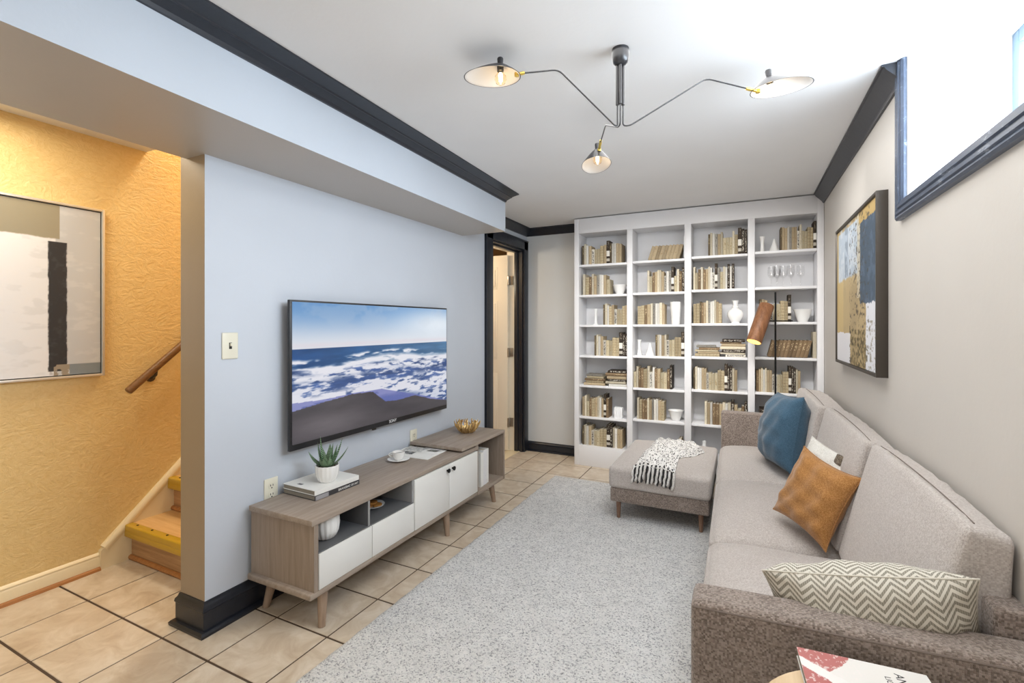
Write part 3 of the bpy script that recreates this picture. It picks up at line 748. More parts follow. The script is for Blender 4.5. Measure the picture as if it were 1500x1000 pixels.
# succulent
sx, sy, sz = -1.845, 1.700, tp+0.0475
sp = thing('potted_succulent', 'striped green succulent in a ribbed white pot standing on the white book', 'plant', (sx, sy, sz))
rib = lambda a, z: 1+0.07*abs(math.cos(a*8))-0.04
pot = B(); pot.lathe([(0.0, 0), (0.034, 0.0), (0.043, 0.010), (0.052, 0.035), (0.055, 0.066), (0.0545, 0.079), (0.051, 0.080), (0.049, 0.068), (0.0, 0.067)], (sx, sy, sz), 72, rib=rib, caps=False)
pot.build('pot', M['ceramic'], sp)
B().lathe([(0.049, 0.066), (0.04, 0.071), (0.02, 0.074), (0.0, 0.075)], (sx, sy, sz), 20, caps=False).build('soil', M['soil'], sp)
m = mat('zebra_succulent', lin(52, 92, 58), 0.4)
v = coords(m, (1, 1, 1), 'UV')
wv = nodes(m)[0].new('ShaderNodeTexWave'); wv.bands_direction = 'Y'; wv.inputs['Scale'].default_value = 5.5; wv.inputs['Distortion'].default_value = 1.5
m.node_tree.links.new(v, wv.inputs['Vector'])
setcol(m, ramp(m, wv.outputs['Fac'], [(0.74, lin(38, 76, 44)), (0.86, lin(176, 204, 166))])); M['zebra'] = m
M['leaf'] = paint('green_leaf', lin(62, 104, 66), 0.4, 0.25)
def leaf(base, az, elev, ln, wd, bend, material):
    n_ = 14; bm_ = bmesh.new(); uvl = bm_.loops.layers.uv.new('UVMap')
    d = Vector((math.cos(az), math.sin(az), 0)); side = Vector((-math.sin(az), math.cos(az), 0))
    p = Vector(base); e = elev; rings = []
    for i in range(n_+1):
        t = i/n_
        wdt = wd*(0.75+0.6*t if t < 0.3 else 0.93*(1-((t-0.3)/0.7)**1.5))+0.0008
        up = d*-math.sin(e)+Vector((0, 0, 1))*math.cos(e)
        th = wdt*0.42
        rings.append(([p-side*wdt, p-side*wdt*0.5+up*th*-0.7, p-up*th, p+side*wdt*0.5-up*th*0.7, p+side*wdt, p+up*th*0.25], t))
        p = p+(d*math.cos(e)+Vector((0, 0, 1))*math.sin(e))*(ln/n_)
        e += bend/n_
    vs_ = [[bm_.verts.new(q) for q in r_[0]] for r_ in rings]
    for i in range(n_):
        for k in range(6):
            f = bm_.faces.new((vs_[i][k], vs_[i][(k+1) % 6], vs_[i+1][(k+1) % 6], vs_[i+1][k]))
            for l_, (uu_, tt) in zip(f.loops, ((k/6, rings[i][1]), ((k+1)/6, rings[i][1]), ((k+1)/6, rings[i+1][1]), (k/6, rings[i+1][1]))): l_[uvl].uv = (uu_, tt)
    B_ = B(); B_.bm.free(); B_.bm = bm_
    return B_.build('leaf', material, sp, angle=60)
base = (sx, sy, sz+0.070)
# view-right direction at the plant is about azimuth 26 degrees
for az, el, ln, wd, bend in ((206, 78, 0.150, 0.011, 0.15), (212, 66, 0.125, 0.012, 0.35), (20, 84, 0.118, 0.0125, -0.1), (30, 60, 0.152, 0.0135, 0.25), (22, 68, 0.120, 0.012, 0.1), (28, 36, 0.135, 0.0125, 0.45), (204, 22, 0.112, 0.0125, 0.75), (118, 66, 0.105, 0.012, 0.3), (296, 34, 0.062, 0.013, 0.75), (255, 48, 0.060, 0.0125, 0.6), (335, 42, 0.062, 0.013, 0.6), (75, 55, 0.09, 0.012, 0.4), (160, 50, 0.095, 0.012, 0.4), (300, 62, 0.07, 0.011, 0.3)):
    a_ = R(az); leaf((base[0]+0.013*math.cos(a_), base[1]+0.013*math.sin(a_), base[2]), a_, R(el), ln, wd*1.55, bend, M['zebra'])
# cup and saucer
qx, qy = -1.865, 2.262
sc_ = B(); sc_.lathe([(0, 0), (0.030, 0.0), (0.034, 0.004), (0.062, 0.010), (0.066, 0.013), (0.062, 0.0135), (0.034, 0.007), (0, 0.006)], (qx, qy, tp+0.0003), 40, caps=False)
tag(sc_.build('saucer', M['ceramic'], org=(qx, qy, tp)), 'round white saucer under the coffee cup on the console', 'saucer')
cp = thing('coffee_cup', 'white china coffee cup standing on its saucer on the console', 'cup', (qx, qy, tp+0.0065))
cb_ = B(); cb_.lathe([(0, 0.0), (0.020, 0.0), (0.026, 0.005), (0.034, 0.024), (0.0385, 0.048), (0.0375, 0.0485), (0.032, 0.026), (0.022, 0.008), (0, 0.006)], (qx, qy, tp+0.0065), 36, caps=False)
cb_.build('bowl', M['ceramic'], cp)
hd = [(qx-0.030-0.026*math.sin(t), qy-0.010-0.012*math.sin(t), tp+0.0065+0.028+0.014*math.cos(t)) for t in np.linspace(0.1, math.pi-0.1, 9)]
B().tube(hd, 0.0032, 8).build('handle', M['ceramic'], cp)
B().lathe([(0.0335, 0.034), (0, 0.0342)], (qx, qy, tp+0.0065), 30, caps=False).build('coffee', mat('coffee', lin(96, 66, 42), 0.2), cp)
# open magazines
def magazine(name, label, cx_, cy_, rot, hw, hl, imgs, zb):
    o = thing(name, label, 'magazine', (cx_, cy_, zb))
    T = Matrix.Translation((cx_, cy_, zb)) @ Matrix.Rotation(R(rot), 4, 'Z')
    for s_ in (-1, 1):
        g = B()
        def top(u, v_, s_=s_):
            z = 0.003+0.007*math.sin(min(1, u*1.25+0.05)*math.pi)*(1-0.4*u)
            return T @ Vector((s_*u*hw, (v_-0.5)*2*hl, z))
        def bot(u, v_, s_=s_): return T @ Vector((s_*u*hw, (v_-0.5)*2*hl, 0.0))
        g.grid(top, 10, 4); g.grid(bot, 10, 4)
        for v_ in (0, 1):
            r1 = [top(i/10, v_) for i in range(11)]; r2 = [bot(i/10, v_) for i in range(11)]
            g.loft([r1, r2], False, False)
        g.loft([[top(1, i/4) for i in range(5)], [bot(1, i/4) for i in range(5)]], False, False)
        pg = g.build('page', M['paper_white'], o)
        for (ss, u0, u1, v0, v1, mm) in imgs:
            if ss != s_: continue
            q = B(); q.grid(lambda u, v_: Vector(top(u0+(u1-u0)*u, v0+(v1-v0)*v_))+Vector((0, 0, 0.0006)), 6, 2)
            q.build('printed_picture', mm, pg)
    return o
M['photo_dark'] = mat('printed_photo_dark', lin(40, 40, 42), 0.5)
def blot(name, a, c, seed):
    m = mat(name, a, 0.5); v = coords(m); setcol(m, ramp(m, noise(m, v, 40+seed, 4, 0.6), [(0.40, a), (0.6, c)])); return m
M['photo_a'] = blot('printed_photo_a', lin(52, 52, 54), lin(190, 190, 188), 1)
M['photo_b'] = blot('printed_photo_b', lin(150, 150, 148), lin(214, 214, 210), 5)
M['photo_c'] = blot('printed_photo_c', lin(190, 110, 124), lin(170, 210, 216), 9)
M['photo_d'] = blot('printed_photo_d', lin(40, 44, 42), lin(170, 170, 160), 14)
magazine('open_magazine', 'open magazine with grey photographs lying behind the coffee cup', -1.862, 2.455, 94, 0.115, 0.138, [(-1, 0.08, 0.6, 0.52, 0.80, M['photo_a']), (-1, 0.05, 0.45, 0.84, 0.97, M['photo_dark']), (1, 0.04, 0.95, 0.45, 0.94, M['photo_b']), (1, 0.25, 0.8, 0.10, 0.36, M['photo_d']), (-1, 0.62, 0.95, 0.78, 0.97, M['photo_c'])], tp+0.0003)
mg = thing('closed_magazine', 'closed white magazine partly under the open one beside the raised top', 'magazine', (-1.80, 2.60, tp))
# slim magazine lying in front of the raised section
T = Matrix.Translation((-1.80, 2.535, tp)) @ Matrix.Rotation(R(8), 4, 'Z')
B().box(-0.095, 0.045, -0.05, 0.11, 0, 0.0028, 0.0008, 1, 0, T).build('cover', M['paper_white'], mg)
# gold twig bowl
gx, gy, gz = -1.815, 2.965, 0.5185
gb = thing('gold_twig_bowl', 'gold bowl of branching coral twigs on the raised end of the console', 'bowl', (gx, gy, gz))
B().lathe([(0, 0), (0.030, 0), (0.044, 0.006), (0.058, 0.022), (0.064, 0.040), (0.060, 0.040), (0.052, 0.022), (0.03, 0.008), (0, 0.006)], (gx, gy, gz), 30, caps=False).build('basin', M['gold'], gb)
b = B(); rr_ = random.Random(3)
for k in range(44):
    a = 2*math.pi*k/44+rr_.uniform(-0.05, 0.05); top = rr_.uniform(0.056, 0.084)
    pts = []
    for t in np.linspace(0, 1, 7):
        r_ = 0.034+0.046*math.sin(min(1, t*1.25)*math.pi/2)+0.004*math.sin(t*5+k)-0.05*max(0, t-0.72)
        aa = a+0.10*math.sin(t*3+k*1.7)
        pts.append((gx+r_*math.cos(aa), gy+r_*math.sin(aa), gz+0.004+top*t**1.15))
    b.tube(pts, [0.006, 0.006, 0.0058, 0.0056, 0.0052, 0.0045, 0.003], 7)
    if k % 2 == 0:
        p = Vector(pts[4]); a2 = a+rr_.choice((-1, 1))*0.35
        b.tube([p, p+Vector((0.012*math.cos(a2), 0.012*math.sin(a2), 0.014)), p+Vector((0.016*math.cos(a2), 0.016*math.sin(a2), 0.032))], [0.005, 0.0045, 0.003], 6)
tw = b.build('twigs', M['gold'], gb); tw['kind'] = 'stuff'
# niche contents
vx, vy, vz = -1.705, 1.560, 0.3402
rib2 = lambda a, z: 1+0.10*abs(math.sin(a*8+z*6))-0.02
tag(B().lathe([(0, 0), (0.034, 0.0), (0.044, 0.008), (0.055, 0.034), (0.059, 0.062), (0.057, 0.090), (0.052, 0.108), (0.048, 0.108), (0.052, 0.09), (0.053, 0.06), (0.03, 0.012), (0, 0.01)], (vx, vy, vz), 64, rib=rib2, caps=False).build('ribbed_vase', M['ceramic'], org=(vx, vy, vz)), 'ribbed white ceramic vase inside the grey niche of the console', 'vase')
px_, py_ = -1.84, 2.00
plx = B(); plx.lathe([(0, 0), (0.036, 0), (0.04, 0.003), (0.066, 0.009), (0.067, 0.011), (0.062, 0.0115), (0.04, 0.006), (0, 0.005)], (-1.775, 1.935, vz), 40, caps=False)
tag(plx.build('cookie_plate', M['ceramic'], org=(-1.775, 1.935, vz)), 'white plate of cookies inside the far half of the grey niche', 'plate')
for k, (dx, dy_, dz) in enumerate(((0.0, -0.026, 0.0072), (-0.012, 0.018, 0.0072), (0.026, 0.004, 0.0075), (0.004, -0.004, 0.0170))):
    c = B(); c.lathe([(0, 0), (0.023, 0.0), (0.027, 0.003), (0.025, 0.008), (0.014, 0.0105), (0, 0.011)], (-1.775+dx*1.2, 1.935+dy_*1.2, vz+dz), 18, rib=lambda a, z: 1+0.04*math.sin(a*5+k), caps=False)
    tag(c.build('cookie', M['cookie'], org=(-1.775+dx*1.2, 1.935+dy_*1.2, vz+dz)), 'golden round cookie on the white plate, %s' % ('nearest the console end', 'at the wall side', 'at the front edge of the plate', 'topmost of the pile')[k], 'cookie', 'cookies on the plate')
M['spotted'] = blot('spotted_white_jacket', lin(226, 226, 226), lin(232, 232, 230), 2)
m = mat('white_jacket_marks', lin(228, 228, 228), 0.5); v = coords(m)
setcol(m, ramp(m, noise(m, v, 60, 3, 0.6), [(0.66, lin(228, 228, 228)), (0.70, lin(70, 74, 80))])); M['jacket'] = m
for k, (ya, yb2, hh, xx, lab, mm) in enumerate(((2.846, 2.882, 0.235, 0.0, 'pinkish white upright book in the open console end, touching the door', M['paper_white']), (2.884, 2.938, 0.245, 0.004, 'white upright book with dark marks in the open console end, between two others', M['jacket']), (2.940, 2.972, 0.242, 0.008, 'plain white upright book in the open console end, outermost of three', M['paper_white']))):
    o = thing('book', lab, 'book', (-1.75, (ya+yb2)/2, bt+0.022), 'books in the open console end')
    zz = bt+0.0222; xb, xa = -1.80, -1.632-xx
    c = B(); c.box(xb, xa, ya, ya+0.0025, zz, zz+hh, 0.0006, 1); c.box(xb, xa, yb2-0.0025, yb2, zz, zz+hh, 0.0006, 1); c.box(xa-0.003, xa, ya, yb2, zz, zz+hh, 0.001, 1); c.build('cover', mm, o)
    B().box(xb+0.003, xa-0.003, ya+0.0025, yb2-0.0025, zz+0.003, zz+hh-0.004).build('pages', M['pages'], o)

# ------------------------------------------------------------------ bookcase
KF, KB = 4.24, 4.48            # face, back panel
bc = thing('bookcase', 'wall-wide white built-in bookcase of four open bays full of books and white vases', 'bookcase', (-0.443, 4.36, 0))
KT = 2.287
edges = [(-1.426, -1.382), (-0.937, -0.888), (-0.453, -0.400), (0.026, 0.076), (0.497, 0.540)]
for k, (a, c) in enumerate(edges):
    B().box(a, c, KF, KB, 0.0 if k in (0, 4) else 0.186, KT if k in (0, 4) else 2.15, 0.002).build('side_panel' if k in (0, 4) else 'divider', M['bookcase'], bc)
B().box(-1.382, 0.497, KF, KF+0.02, 2.15, KT, 0.001).build('top_fascia', M['bookcase'], bc)
B().box(-1.382, 0.497, KF+0.02, KB, 2.15, 2.17).build('top_panel', M['bookcase'], bc)
B().box(-1.382, 0.497, KF, KF+0.02, 0.0, 0.186, 0.001).build('plinth', M['bookcase'], bc)
B().box(-1.382, 0.497, KF+0.02, KB, 0.166, 0.186).build('bottom_panel', M['bookcase'], bc)
B().box(-1.40, 0.52, KB, KB+0.012, 0.1, KT).build('back_panel', M['bookcase_back'], bc)
SZ = [[1.861, 1.580, 1.303, 1.019, 0.744, 0.454], [1.866, 1.586, 1.306, 1.031, 0.747, 0.470], [1.876, 1.597, 1.315, 1.038, 0.760, 0.474], [1.885, 1.600, 1.325, 1.047, 0.768, 0.474]]
bays = [(-1.382, -0.937), (-0.888, -0.453), (-0.400, 0.026), (0.076, 0.497)]
for k, (a, c) in enumerate(bays):
    for z in SZ[k]:
        B().box(a+0.001, c-0.001, KF+0.012, KB-0.001, z-0.020, z, 0.0015).build('shelf', M['bookcase'], bc)

# --- books
def book_material(name, c, mark, lo, hi, ribs=False, thr=0.56, band=None):
    m = mat(name, c, 0.65, spec=0.25)
    N, L, b_ = nodes(m)
    oi = N.new('ShaderNodeObjectInfo')
    v = coords(m, (3.0, 0.5, 9.0), 'Object', True)
    n = noise(m, v, 1.6, 3, 0.6)
    tc = N.new('ShaderNodeTexCoord'); sp_ = N.new('ShaderNodeSeparateXYZ'); L.new(tc.outputs['Object'], sp_.inputs[0])
    zc = sp_.outputs[2]
    inz = math_(m, 'MULTIPLY', math_(m, 'GREATER_THAN', zc, lo), math_(m, 'LESS_THAN', zc, hi))
    inx = math_(m, 'MULTIPLY', math_(m, 'GREATER_THAN', sp_.outputs[0], 0.22), math_(m, 'LESS_THAN', sp_.outputs[0], 0.78))
    f = math_(m, 'MULTIPLY', math_(m, 'MULTIPLY', inz, inx), math_(m, 'GREATER_THAN', n, thr))
    k = ramp(m, oi.outputs['Random'], [(0, (0.60, 0.58, 0.55, 1)), (0.5, (0.86, 0.85, 0.83, 1)), (1, (1.0, 0.98, 0.94, 1))])
    base_ = mixc(m, 1.0, c, k, 'MULTIPLY')
    wear = ramp(m, noise(m, v, 5, 4, 0.7), [(0.3, (0.86, 0.85, 0.83, 1)), (0.65, (1, 1, 1, 1))])
    base_ = mixc(m, 1.0, base_, wear, 'MULTIPLY')
    if band:
        for z0_, z1_, cc in band:
            g = math_(m, 'MULTIPLY', math_(m, 'GREATER_THAN', zc, z0_), math_(m, 'LESS_THAN', zc, z1_))
            base_ = mixc(m, g, base_, cc)
    if ribs:
        wv = N.new('ShaderNodeMath'); wv.operation = 'SINE'; L.new(math_(m, 'MULTIPLY', zc, 44.0), wv.inputs[0])
        g = math_(m, 'GREATER_THAN', wv.outputs[0], 0.86); base_ = mixc(m, math_(m, 'MULTIPLY', g, 0.45), base_, mark)
        f = math_(m, 'MULTIPLY', f, 0.5)
    setcol(m, mixc(m, f, base_, mark)); return m
dk, wt_ = lin(50, 44, 38), lin(236, 232, 222)
KIND = {
 'o': ('olive brown', book_material('book_olive', lin(112, 99, 78), lin(180, 164, 126), 0.55, 0.9), 0.96, 0.7),
 'c': ('cream', book_material('book_cream', lin(226, 217, 196), lin(150, 132, 104), 0.2, 0.85, thr=0.62), 1.0, 0.8),
 'w': ('white', book_material('book_white', lin(238, 236, 230), lin(110, 108, 106), 0.15, 0.8, thr=0.64), 0.96, 0.8),
 't': ('tan', book_material('book_tan', lin(190, 172, 142), lin(140, 112, 74), 0.3, 0.8, thr=0.6), 0.93, 1.0),
 'y': ('pale straw', book_material('book_straw', lin(204, 192, 164), lin(150, 128, 88), 0.3, 0.75), 0.74, 1.1),
 'b': ('ribbed beige', book_material('book_ribbed', lin(196, 181, 150), lin(120, 98, 64), 0.1, 0.9, ribs=True), 0.87, 1.2),
 'p': ('white black-lettered', book_material('book_patterned', lin(232, 228, 218), dk, 0.08, 0.92, thr=0.50), 0.75, 1.0),
 'k': ('dark and white', book_material('book_dark_white', lin(72, 62, 52), lin(150, 140, 126), 0.7, 0.95, band=[(0.32, 0.56, wt_), (0.10, 0.22, lin(190, 182, 168))]), 1.12, 1.15),
 'd': ('dark brown', book_material('book_dark', lin(66, 56, 48), lin(206, 198, 182), 0.08, 0.92, thr=0.54), 1.06, 0.9),
 'g': ('grey', book_material('book_grey', lin(164, 160, 152), lin(80, 78, 76), 0.3, 0.9), 0.95, 0.9),
 'n': ('brown', book_material('book_brown', lin(138, 116, 90), lin(206, 186, 148), 0.4, 0.85), 0.91, 1.0),
}
def book_mesh(kind):
    t = B()
    t.box(0, 0.14, 0.03, 1, 0, 1, mi=0); t.box(0.86, 1, 0.03, 1, 0, 1, mi=0)
    ring = [(0.0, 0.05), (0.12, 0.015), (0.5, 0.0), (0.88, 0.015), (1.0, 0.05), (1.0, 0.08), (0.0, 0.08)]
    t.prism(ring, 'Z', 0, 1, 0)
    t.box(0.13, 0.87, 0.08, 0.97, 0.01, 0.975, mi=1)
    bmesh.ops.recalc_face_normals(t.bm, faces=t.bm.faces[:])
    me = bpy.data.meshes.new('book'); t.bm.to_mesh(me); t.bm.free()
    me.materials.append(KIND[kind][1]); me.materials.append(M['pages']); return me
BM = {k: book_mesh(k) for k in KIND}
ORD = ['first', 'second', 'third', 'fourth', 'fifth', 'sixth', 'seventh', 'eighth', 'ninth', 'tenth', 'eleventh', 'twelfth', 'thirteenth', 'fourteenth', 'fifteenth', 'sixteenth', 'seventeenth', 'eighteenth']
BAY = ['first', 'second', 'third', 'fourth']
SH = ['top', 'second', 'third', 'fourth', 'fifth', 'sixth', 'bottom']
def add_book(kind, x, y, z, th, dp, ht, rot, label, group):
    o = bpy.data.objects.new('book', BM[kind]); COL.objects.link(o)
    o.location = (x, y, z); o.scale = (th, dp, ht); o.rotation_euler = rot
    return tag(o, label, 'book', group)
brand = random.Random(5)
def shelf_z(bay, sh): return SZ[bay][sh] if sh < 6 else 0.186
def row(bay, sh, x0, x1, kinds, hb=0.19):
    z = shelf_z(bay, sh)+0.0003
    ws = [KIND[k][3]*brand.uniform(0.88, 1.12) for k in kinds]; tot = sum(ws); x = x0
    g = 'books on the %s shelf of the %s bay' % (SH[sh], BAY[bay])
    for i, k in enumerate(kinds):
        th = (x1-x0)*ws[i]/tot
        add_book(k, x+0.0003, KF+0.026+brand.uniform(0, 0.012), z, th-0.0008, brand.uniform(0.12, 0.15), hb*KIND[k][2]*brand.uniform(0.97, 1.02), (0, 0, 0),
                 '%s book, %s in the row on the %s shelf of the %s bay' % (KIND[k][0], ORD[i], SH[sh], BAY[bay]), g)
        x += th
def lean(bay, sh, x0, x1, kinds, ht, ang):
    z = shelf_z(bay, sh); n = len(kinds)
    g = 'leaning books on the %s shelf of the %s bay' % (SH[sh], BAY[bay])
    pitch = (x1-x0-ht*math.sin(ang))/n; th = pitch*math.cos(ang)-0.0008
    for i, k in enumerate(kinds):
        add_book(k, x0+i*pitch, KF+0.03, z+th*math.sin(ang)+0.0004, th, 0.13, ht, (0, ang, 0),
                 'leaning %s volume, %s in the slanted set on the %s shelf, %s bay' % (KIND[k][0], ORD[i], SH[sh], BAY[bay]), g)
def stack(bay, sh, x0, x1, spec, which):
    z = shelf_z(bay, sh)+0.0003
    g = 'stacked books on the %s shelf of the %s bay' % (SH[sh], BAY[bay])
    for i, (k, th, ins, insr) in enumerate(spec):
        add_book(k, x0+ins, KF+0.028+brand.uniform(0, 0.01), z+th, th-0.0006, 0.14, (x1-x0)-ins-insr, (0, R(90), 0),
                 '%s book lying %s from the bottom of the %s stack, %s shelf, %s bay' % (KIND[k][0], ORD[i], which, SH[sh], BAY[bay]), g)
        z += th
row(0, 0, -1.361, -0.992, 'ocwtpyybtkowwtt')
row(0, 1, -1.354, -1.098, 'cbnctgwwty')
row(0, 2, -1.160, -0.939, 'ocwbtpyybt')
row(0, 3, -1.243, -0.939, 'ocwtpyybbkdd')
row(0, 5, -1.361, -1.111, 'tcynbtcwtkn')
row(0, 6, -1.361, -0.987, 'ocwtpyybbkdcwtt', 0.185)
row(1, 1, -0.766, -0.455, 'cyntcctpwgkycnd')
row(1, 2, -0.849, -0.618, 'bbntcgwwct')
row(1, 3, -0.697, -0.455, 'ocwtcpyybbk')
row(1, 4, -0.884, -0.556, 'ycnnbcpwntyynd')
row(1, 5, -0.855, -0.623, 'cbnnctgwwtb')
row(2, 0, -0.270, 0.022, 'ocwgtcyyycbkdd')
row(2, 1, -0.386, -0.072, 'cyncntcwpkgycwdwd')
row(2, 2, -0.386, -0.167, 'bbontcgwwctb')
row(2, 4, -0.386, -0.051, 'ocwwttpyyybbkddct')
row(2, 5, -0.297, 0.022, 'ctwnntcwcdtynd')
row(3, 0, 0.255, 0.495, 'ottwgttpcyybbk')
row(3, 2, 0.110, 0.329, 'ottppyybbk')
row(3, 4, 0.086, 0.391, 'ntcwcttppyybbkddct')
row(1, 6, -0.505, -0.457, 'ty', 0.15)
lean(1, 0, -0.760, -0.462, 'ttttttttt', 0.125, R(17))
lean(3, 3, 0.165, 0.470, 'nnnnnnnnnn', 0.135, R(14))
row(3, 3, 0.472, 0.495, 'c', 0.20)
stack(0, 4, -1.345, -1.146, [('t', 0.022, 0, 0), ('b', 0.020, 0.02, 0.01), ('n', 0.020, 0.01, 0.0), ('y', 0.020, 0.03, 0.012), ('g', 0.018, 0.022, 0.02)], 'low')
stack(0, 4, -1.138, -0.945, [('w', 0.022, 0.03, 0), ('c', 0.022, 0.0, 0.01), ('d', 0.020, 0.02, 0.0), ('t', 0.030, 0.012, 0.006), ('n', 0.026, 0.0, 0.0), ('d', 0.024, 0.02, 0.0)], 'tall')
stack(2, 3, -0.372, -0.183, [('b', 0.024, 0, 0), ('t', 0.016, 0.02, 0.0), ('y', 0.014, 0.0, 0.01), ('n', 0.020, 0.03, 0.0), ('g', 0.018, 0.01, 0.03)], 'low')
stack(2, 3, -0.178, 0.010, [('p', 0.022, 0.04, 0), ('c', 0.014, 0.0, 0.004), ('d', 0.026, 0.012, 0.0), ('c', 0.024, 0.0, 0.0), ('t', 0.022, 0.01, 0.0), ('n', 0.014, 0.0, 0.03), ('d', 0.024, 0.016, 0.004)], 'tall')
stack(3, 5, 0.10, 0.28, [('n', 0.03, 0, 0), ('t', 0.03, 0.01, 0.0), ('c', 0.03, 0.0, 0.01), ('d', 0.035, 0.02, 0.0), ('d', 0.032, 0.01, 0.012)], 'lone')

# --- white ornaments
def orn(name, prof, bay, sh, x, label, cat, n=28, rib_=None, y=None, material='ceramic'):
    z = shelf_z(bay, sh)+0.0003; yy_ = y or KF+0.105
    return tag(B().lathe(prof, (x, yy_, z), n, rib=rib_, caps=False).build(name, M[material], org=(x, yy_, z)), label, cat)
bowlp = [(0, 0), (0.030, 0.0), (0.034, 0.004), (0.046, 0.035), (0.062, 0.082), (0.066, 0.088), (0.062, 0.088), (0.044, 0.04), (0.028, 0.010), (0, 0.008)]
orn('bowl', bowlp, 0, 1, -1.024, 'white footed bowl beside books on the second shelf of the first bay', 'bowl')
orn('bowl', bowlp, 1, 5, -0.536, 'white footed bowl on the sixth shelf of the second bay', 'bowl')
orn('bowl', [(r*1.03, z*1.12) for r, z in bowlp], 3, 2, 0.412, 'wide white flared bowl on the third shelf of the fourth bay', 'bowl')
orn('vase', [(0, 0), (0.030, 0), (0.016, 0.012), (0.012, 0.05), (0.013, 0.11), (0.018, 0.150), (0.015, 0.150), (0, 0.12)], 0, 2, -1.25, 'slim white candlestick vase on the third shelf of the first bay', 'vase')
orn('vase', [(0, 0), (0.030, 0.0), (0.034, 0.01), (0.044, 0.14), (0.045, 0.196), (0.041, 0.196), (0.036, 0.10), (0, 0.02)], 1, 2, -0.537, 'tall ribbed white cylinder vase on the third shelf of the second bay', 'vase', 48, lambda a, z: 1+0.03*math.cos(a*12))
orn('vase', [(0, 0), (0.034, 0), (0.030, 0.010), (0.046, 0.030), (0.061, 0.060), (0.062, 0.082), (0.050, 0.106), (0.030, 0.118), (0.032, 0.124), (0.022, 0.130), (0.024, 0.140), (0.018, 0.146), (0.019, 0.170), (0.026, 0.188), (0.023, 0.188), (0.013, 0.16), (0, 0.15)], 2, 2, -0.066, 'round bellied white urn with stacked neck on the third shelf of the third bay', 'vase')
orn('cone_ornament', [(0, 0), (0.040, 0.0), (0.038, 0.006), (0.018, 0.055), (0.006, 0.098), (0, 0.104)], 3, 0, 0.215, 'white cone ornament beside the books on the top shelf of the fourth bay', 'ornament', y=KF+0.07)
orn('cone_ornament', [(0, 0), (0.042, 0.0), (0.040, 0.006), (0.022, 0.055), (0.008, 0.104), (0, 0.112)], 1, 3, -0.748, 'white cone ornament on the fourth shelf of the second bay', 'ornament', y=KF+0.07)
orn('vase', [(0, 0), (0.018, 0), (0.014, 0.02), (0.012, 0.06), (0.016, 0.11), (0.020, 0.124), (0.017, 0.124), (0, 0.1)], 3, 0, 0.130, 'small curved white vase next to the cone on the top shelf of the fourth bay', 'vase', y=KF+0.07)
orn('vase', [(0, 0), (0.020, 0), (0.018, 0.02), (0.012, 0.07), (0.013, 0.12), (0.018, 0.138), (0.015, 0.138), (0, 0.1)], 1, 3, -0.845, 'small white vase at the end of the fourth shelf of the second bay', 'vase', y=KF+0.09)
orn('vase', [(0, 0), (0.020, 0), (0.026, 0.02), (0.024, 0.07), (0.014, 0.11), (0.016, 0.128), (0.013, 0.128), (0, 0.1)], 2, 6, -0.305, 'small pale vase on the bottom shelf of the third bay', 'vase')
z = shelf_z(0, 5)+0.0003
b = B()
for k in range(5): b.box(-1.066+k*0.0152, -1.066+(k+1)*0.0152-0.0014, KF+0.05, KF+0.11, z, z+0.098, 0.004, 2)
b.box(-1.065, -0.992, KF+0.054, KF+0.106, z, z+0.094)
tag(b.build('fluted_block', M['matte_white'], org=(-1.03, KF+0.08, z)), 'fluted white block ornament on the sixth shelf of the first bay', 'ornament')
z = shelf_z(1, 0)+0.0003
b = B(); b.box(-0.462, -0.456, KF+0.03, KF+0.14, z, z+0.19, 0.001); tag(b.build('bookend', M['matte_white'], org=(-0.459, KF+0.08, z)), 'thin white upright bookend behind the slanted books of the second bay', 'bookend')
gl = [(0, 0), (0.027, 0.001), (0.024, 0.003), (0.004, 0.006), (0.0035, 0.060), (0.008, 0.068), (0.026, 0.088), (0.030, 0.115), (0.026, 0.165), (0.0248, 0.165), (0.0285, 0.115), (0.024, 0.09), (0, 0.072)]
for k, (x, y) in enumerate(((0.195, KF+0.075), (0.237, KF+0.15), (0.278, KF+0.075), (0.335, KF+0.15), (0.396, KF+0.08))):
    orn('wine_glass', [(r, z*(1.08 if k % 2 else 1.0)) for r, z in gl], 3, 1, x, 'clear stemmed wine glass, %s along the second shelf of the fourth bay' % ORD[k], 'glass', 24, None, y, 'pane')['group'] = 'wine glasses in the fourth bay'

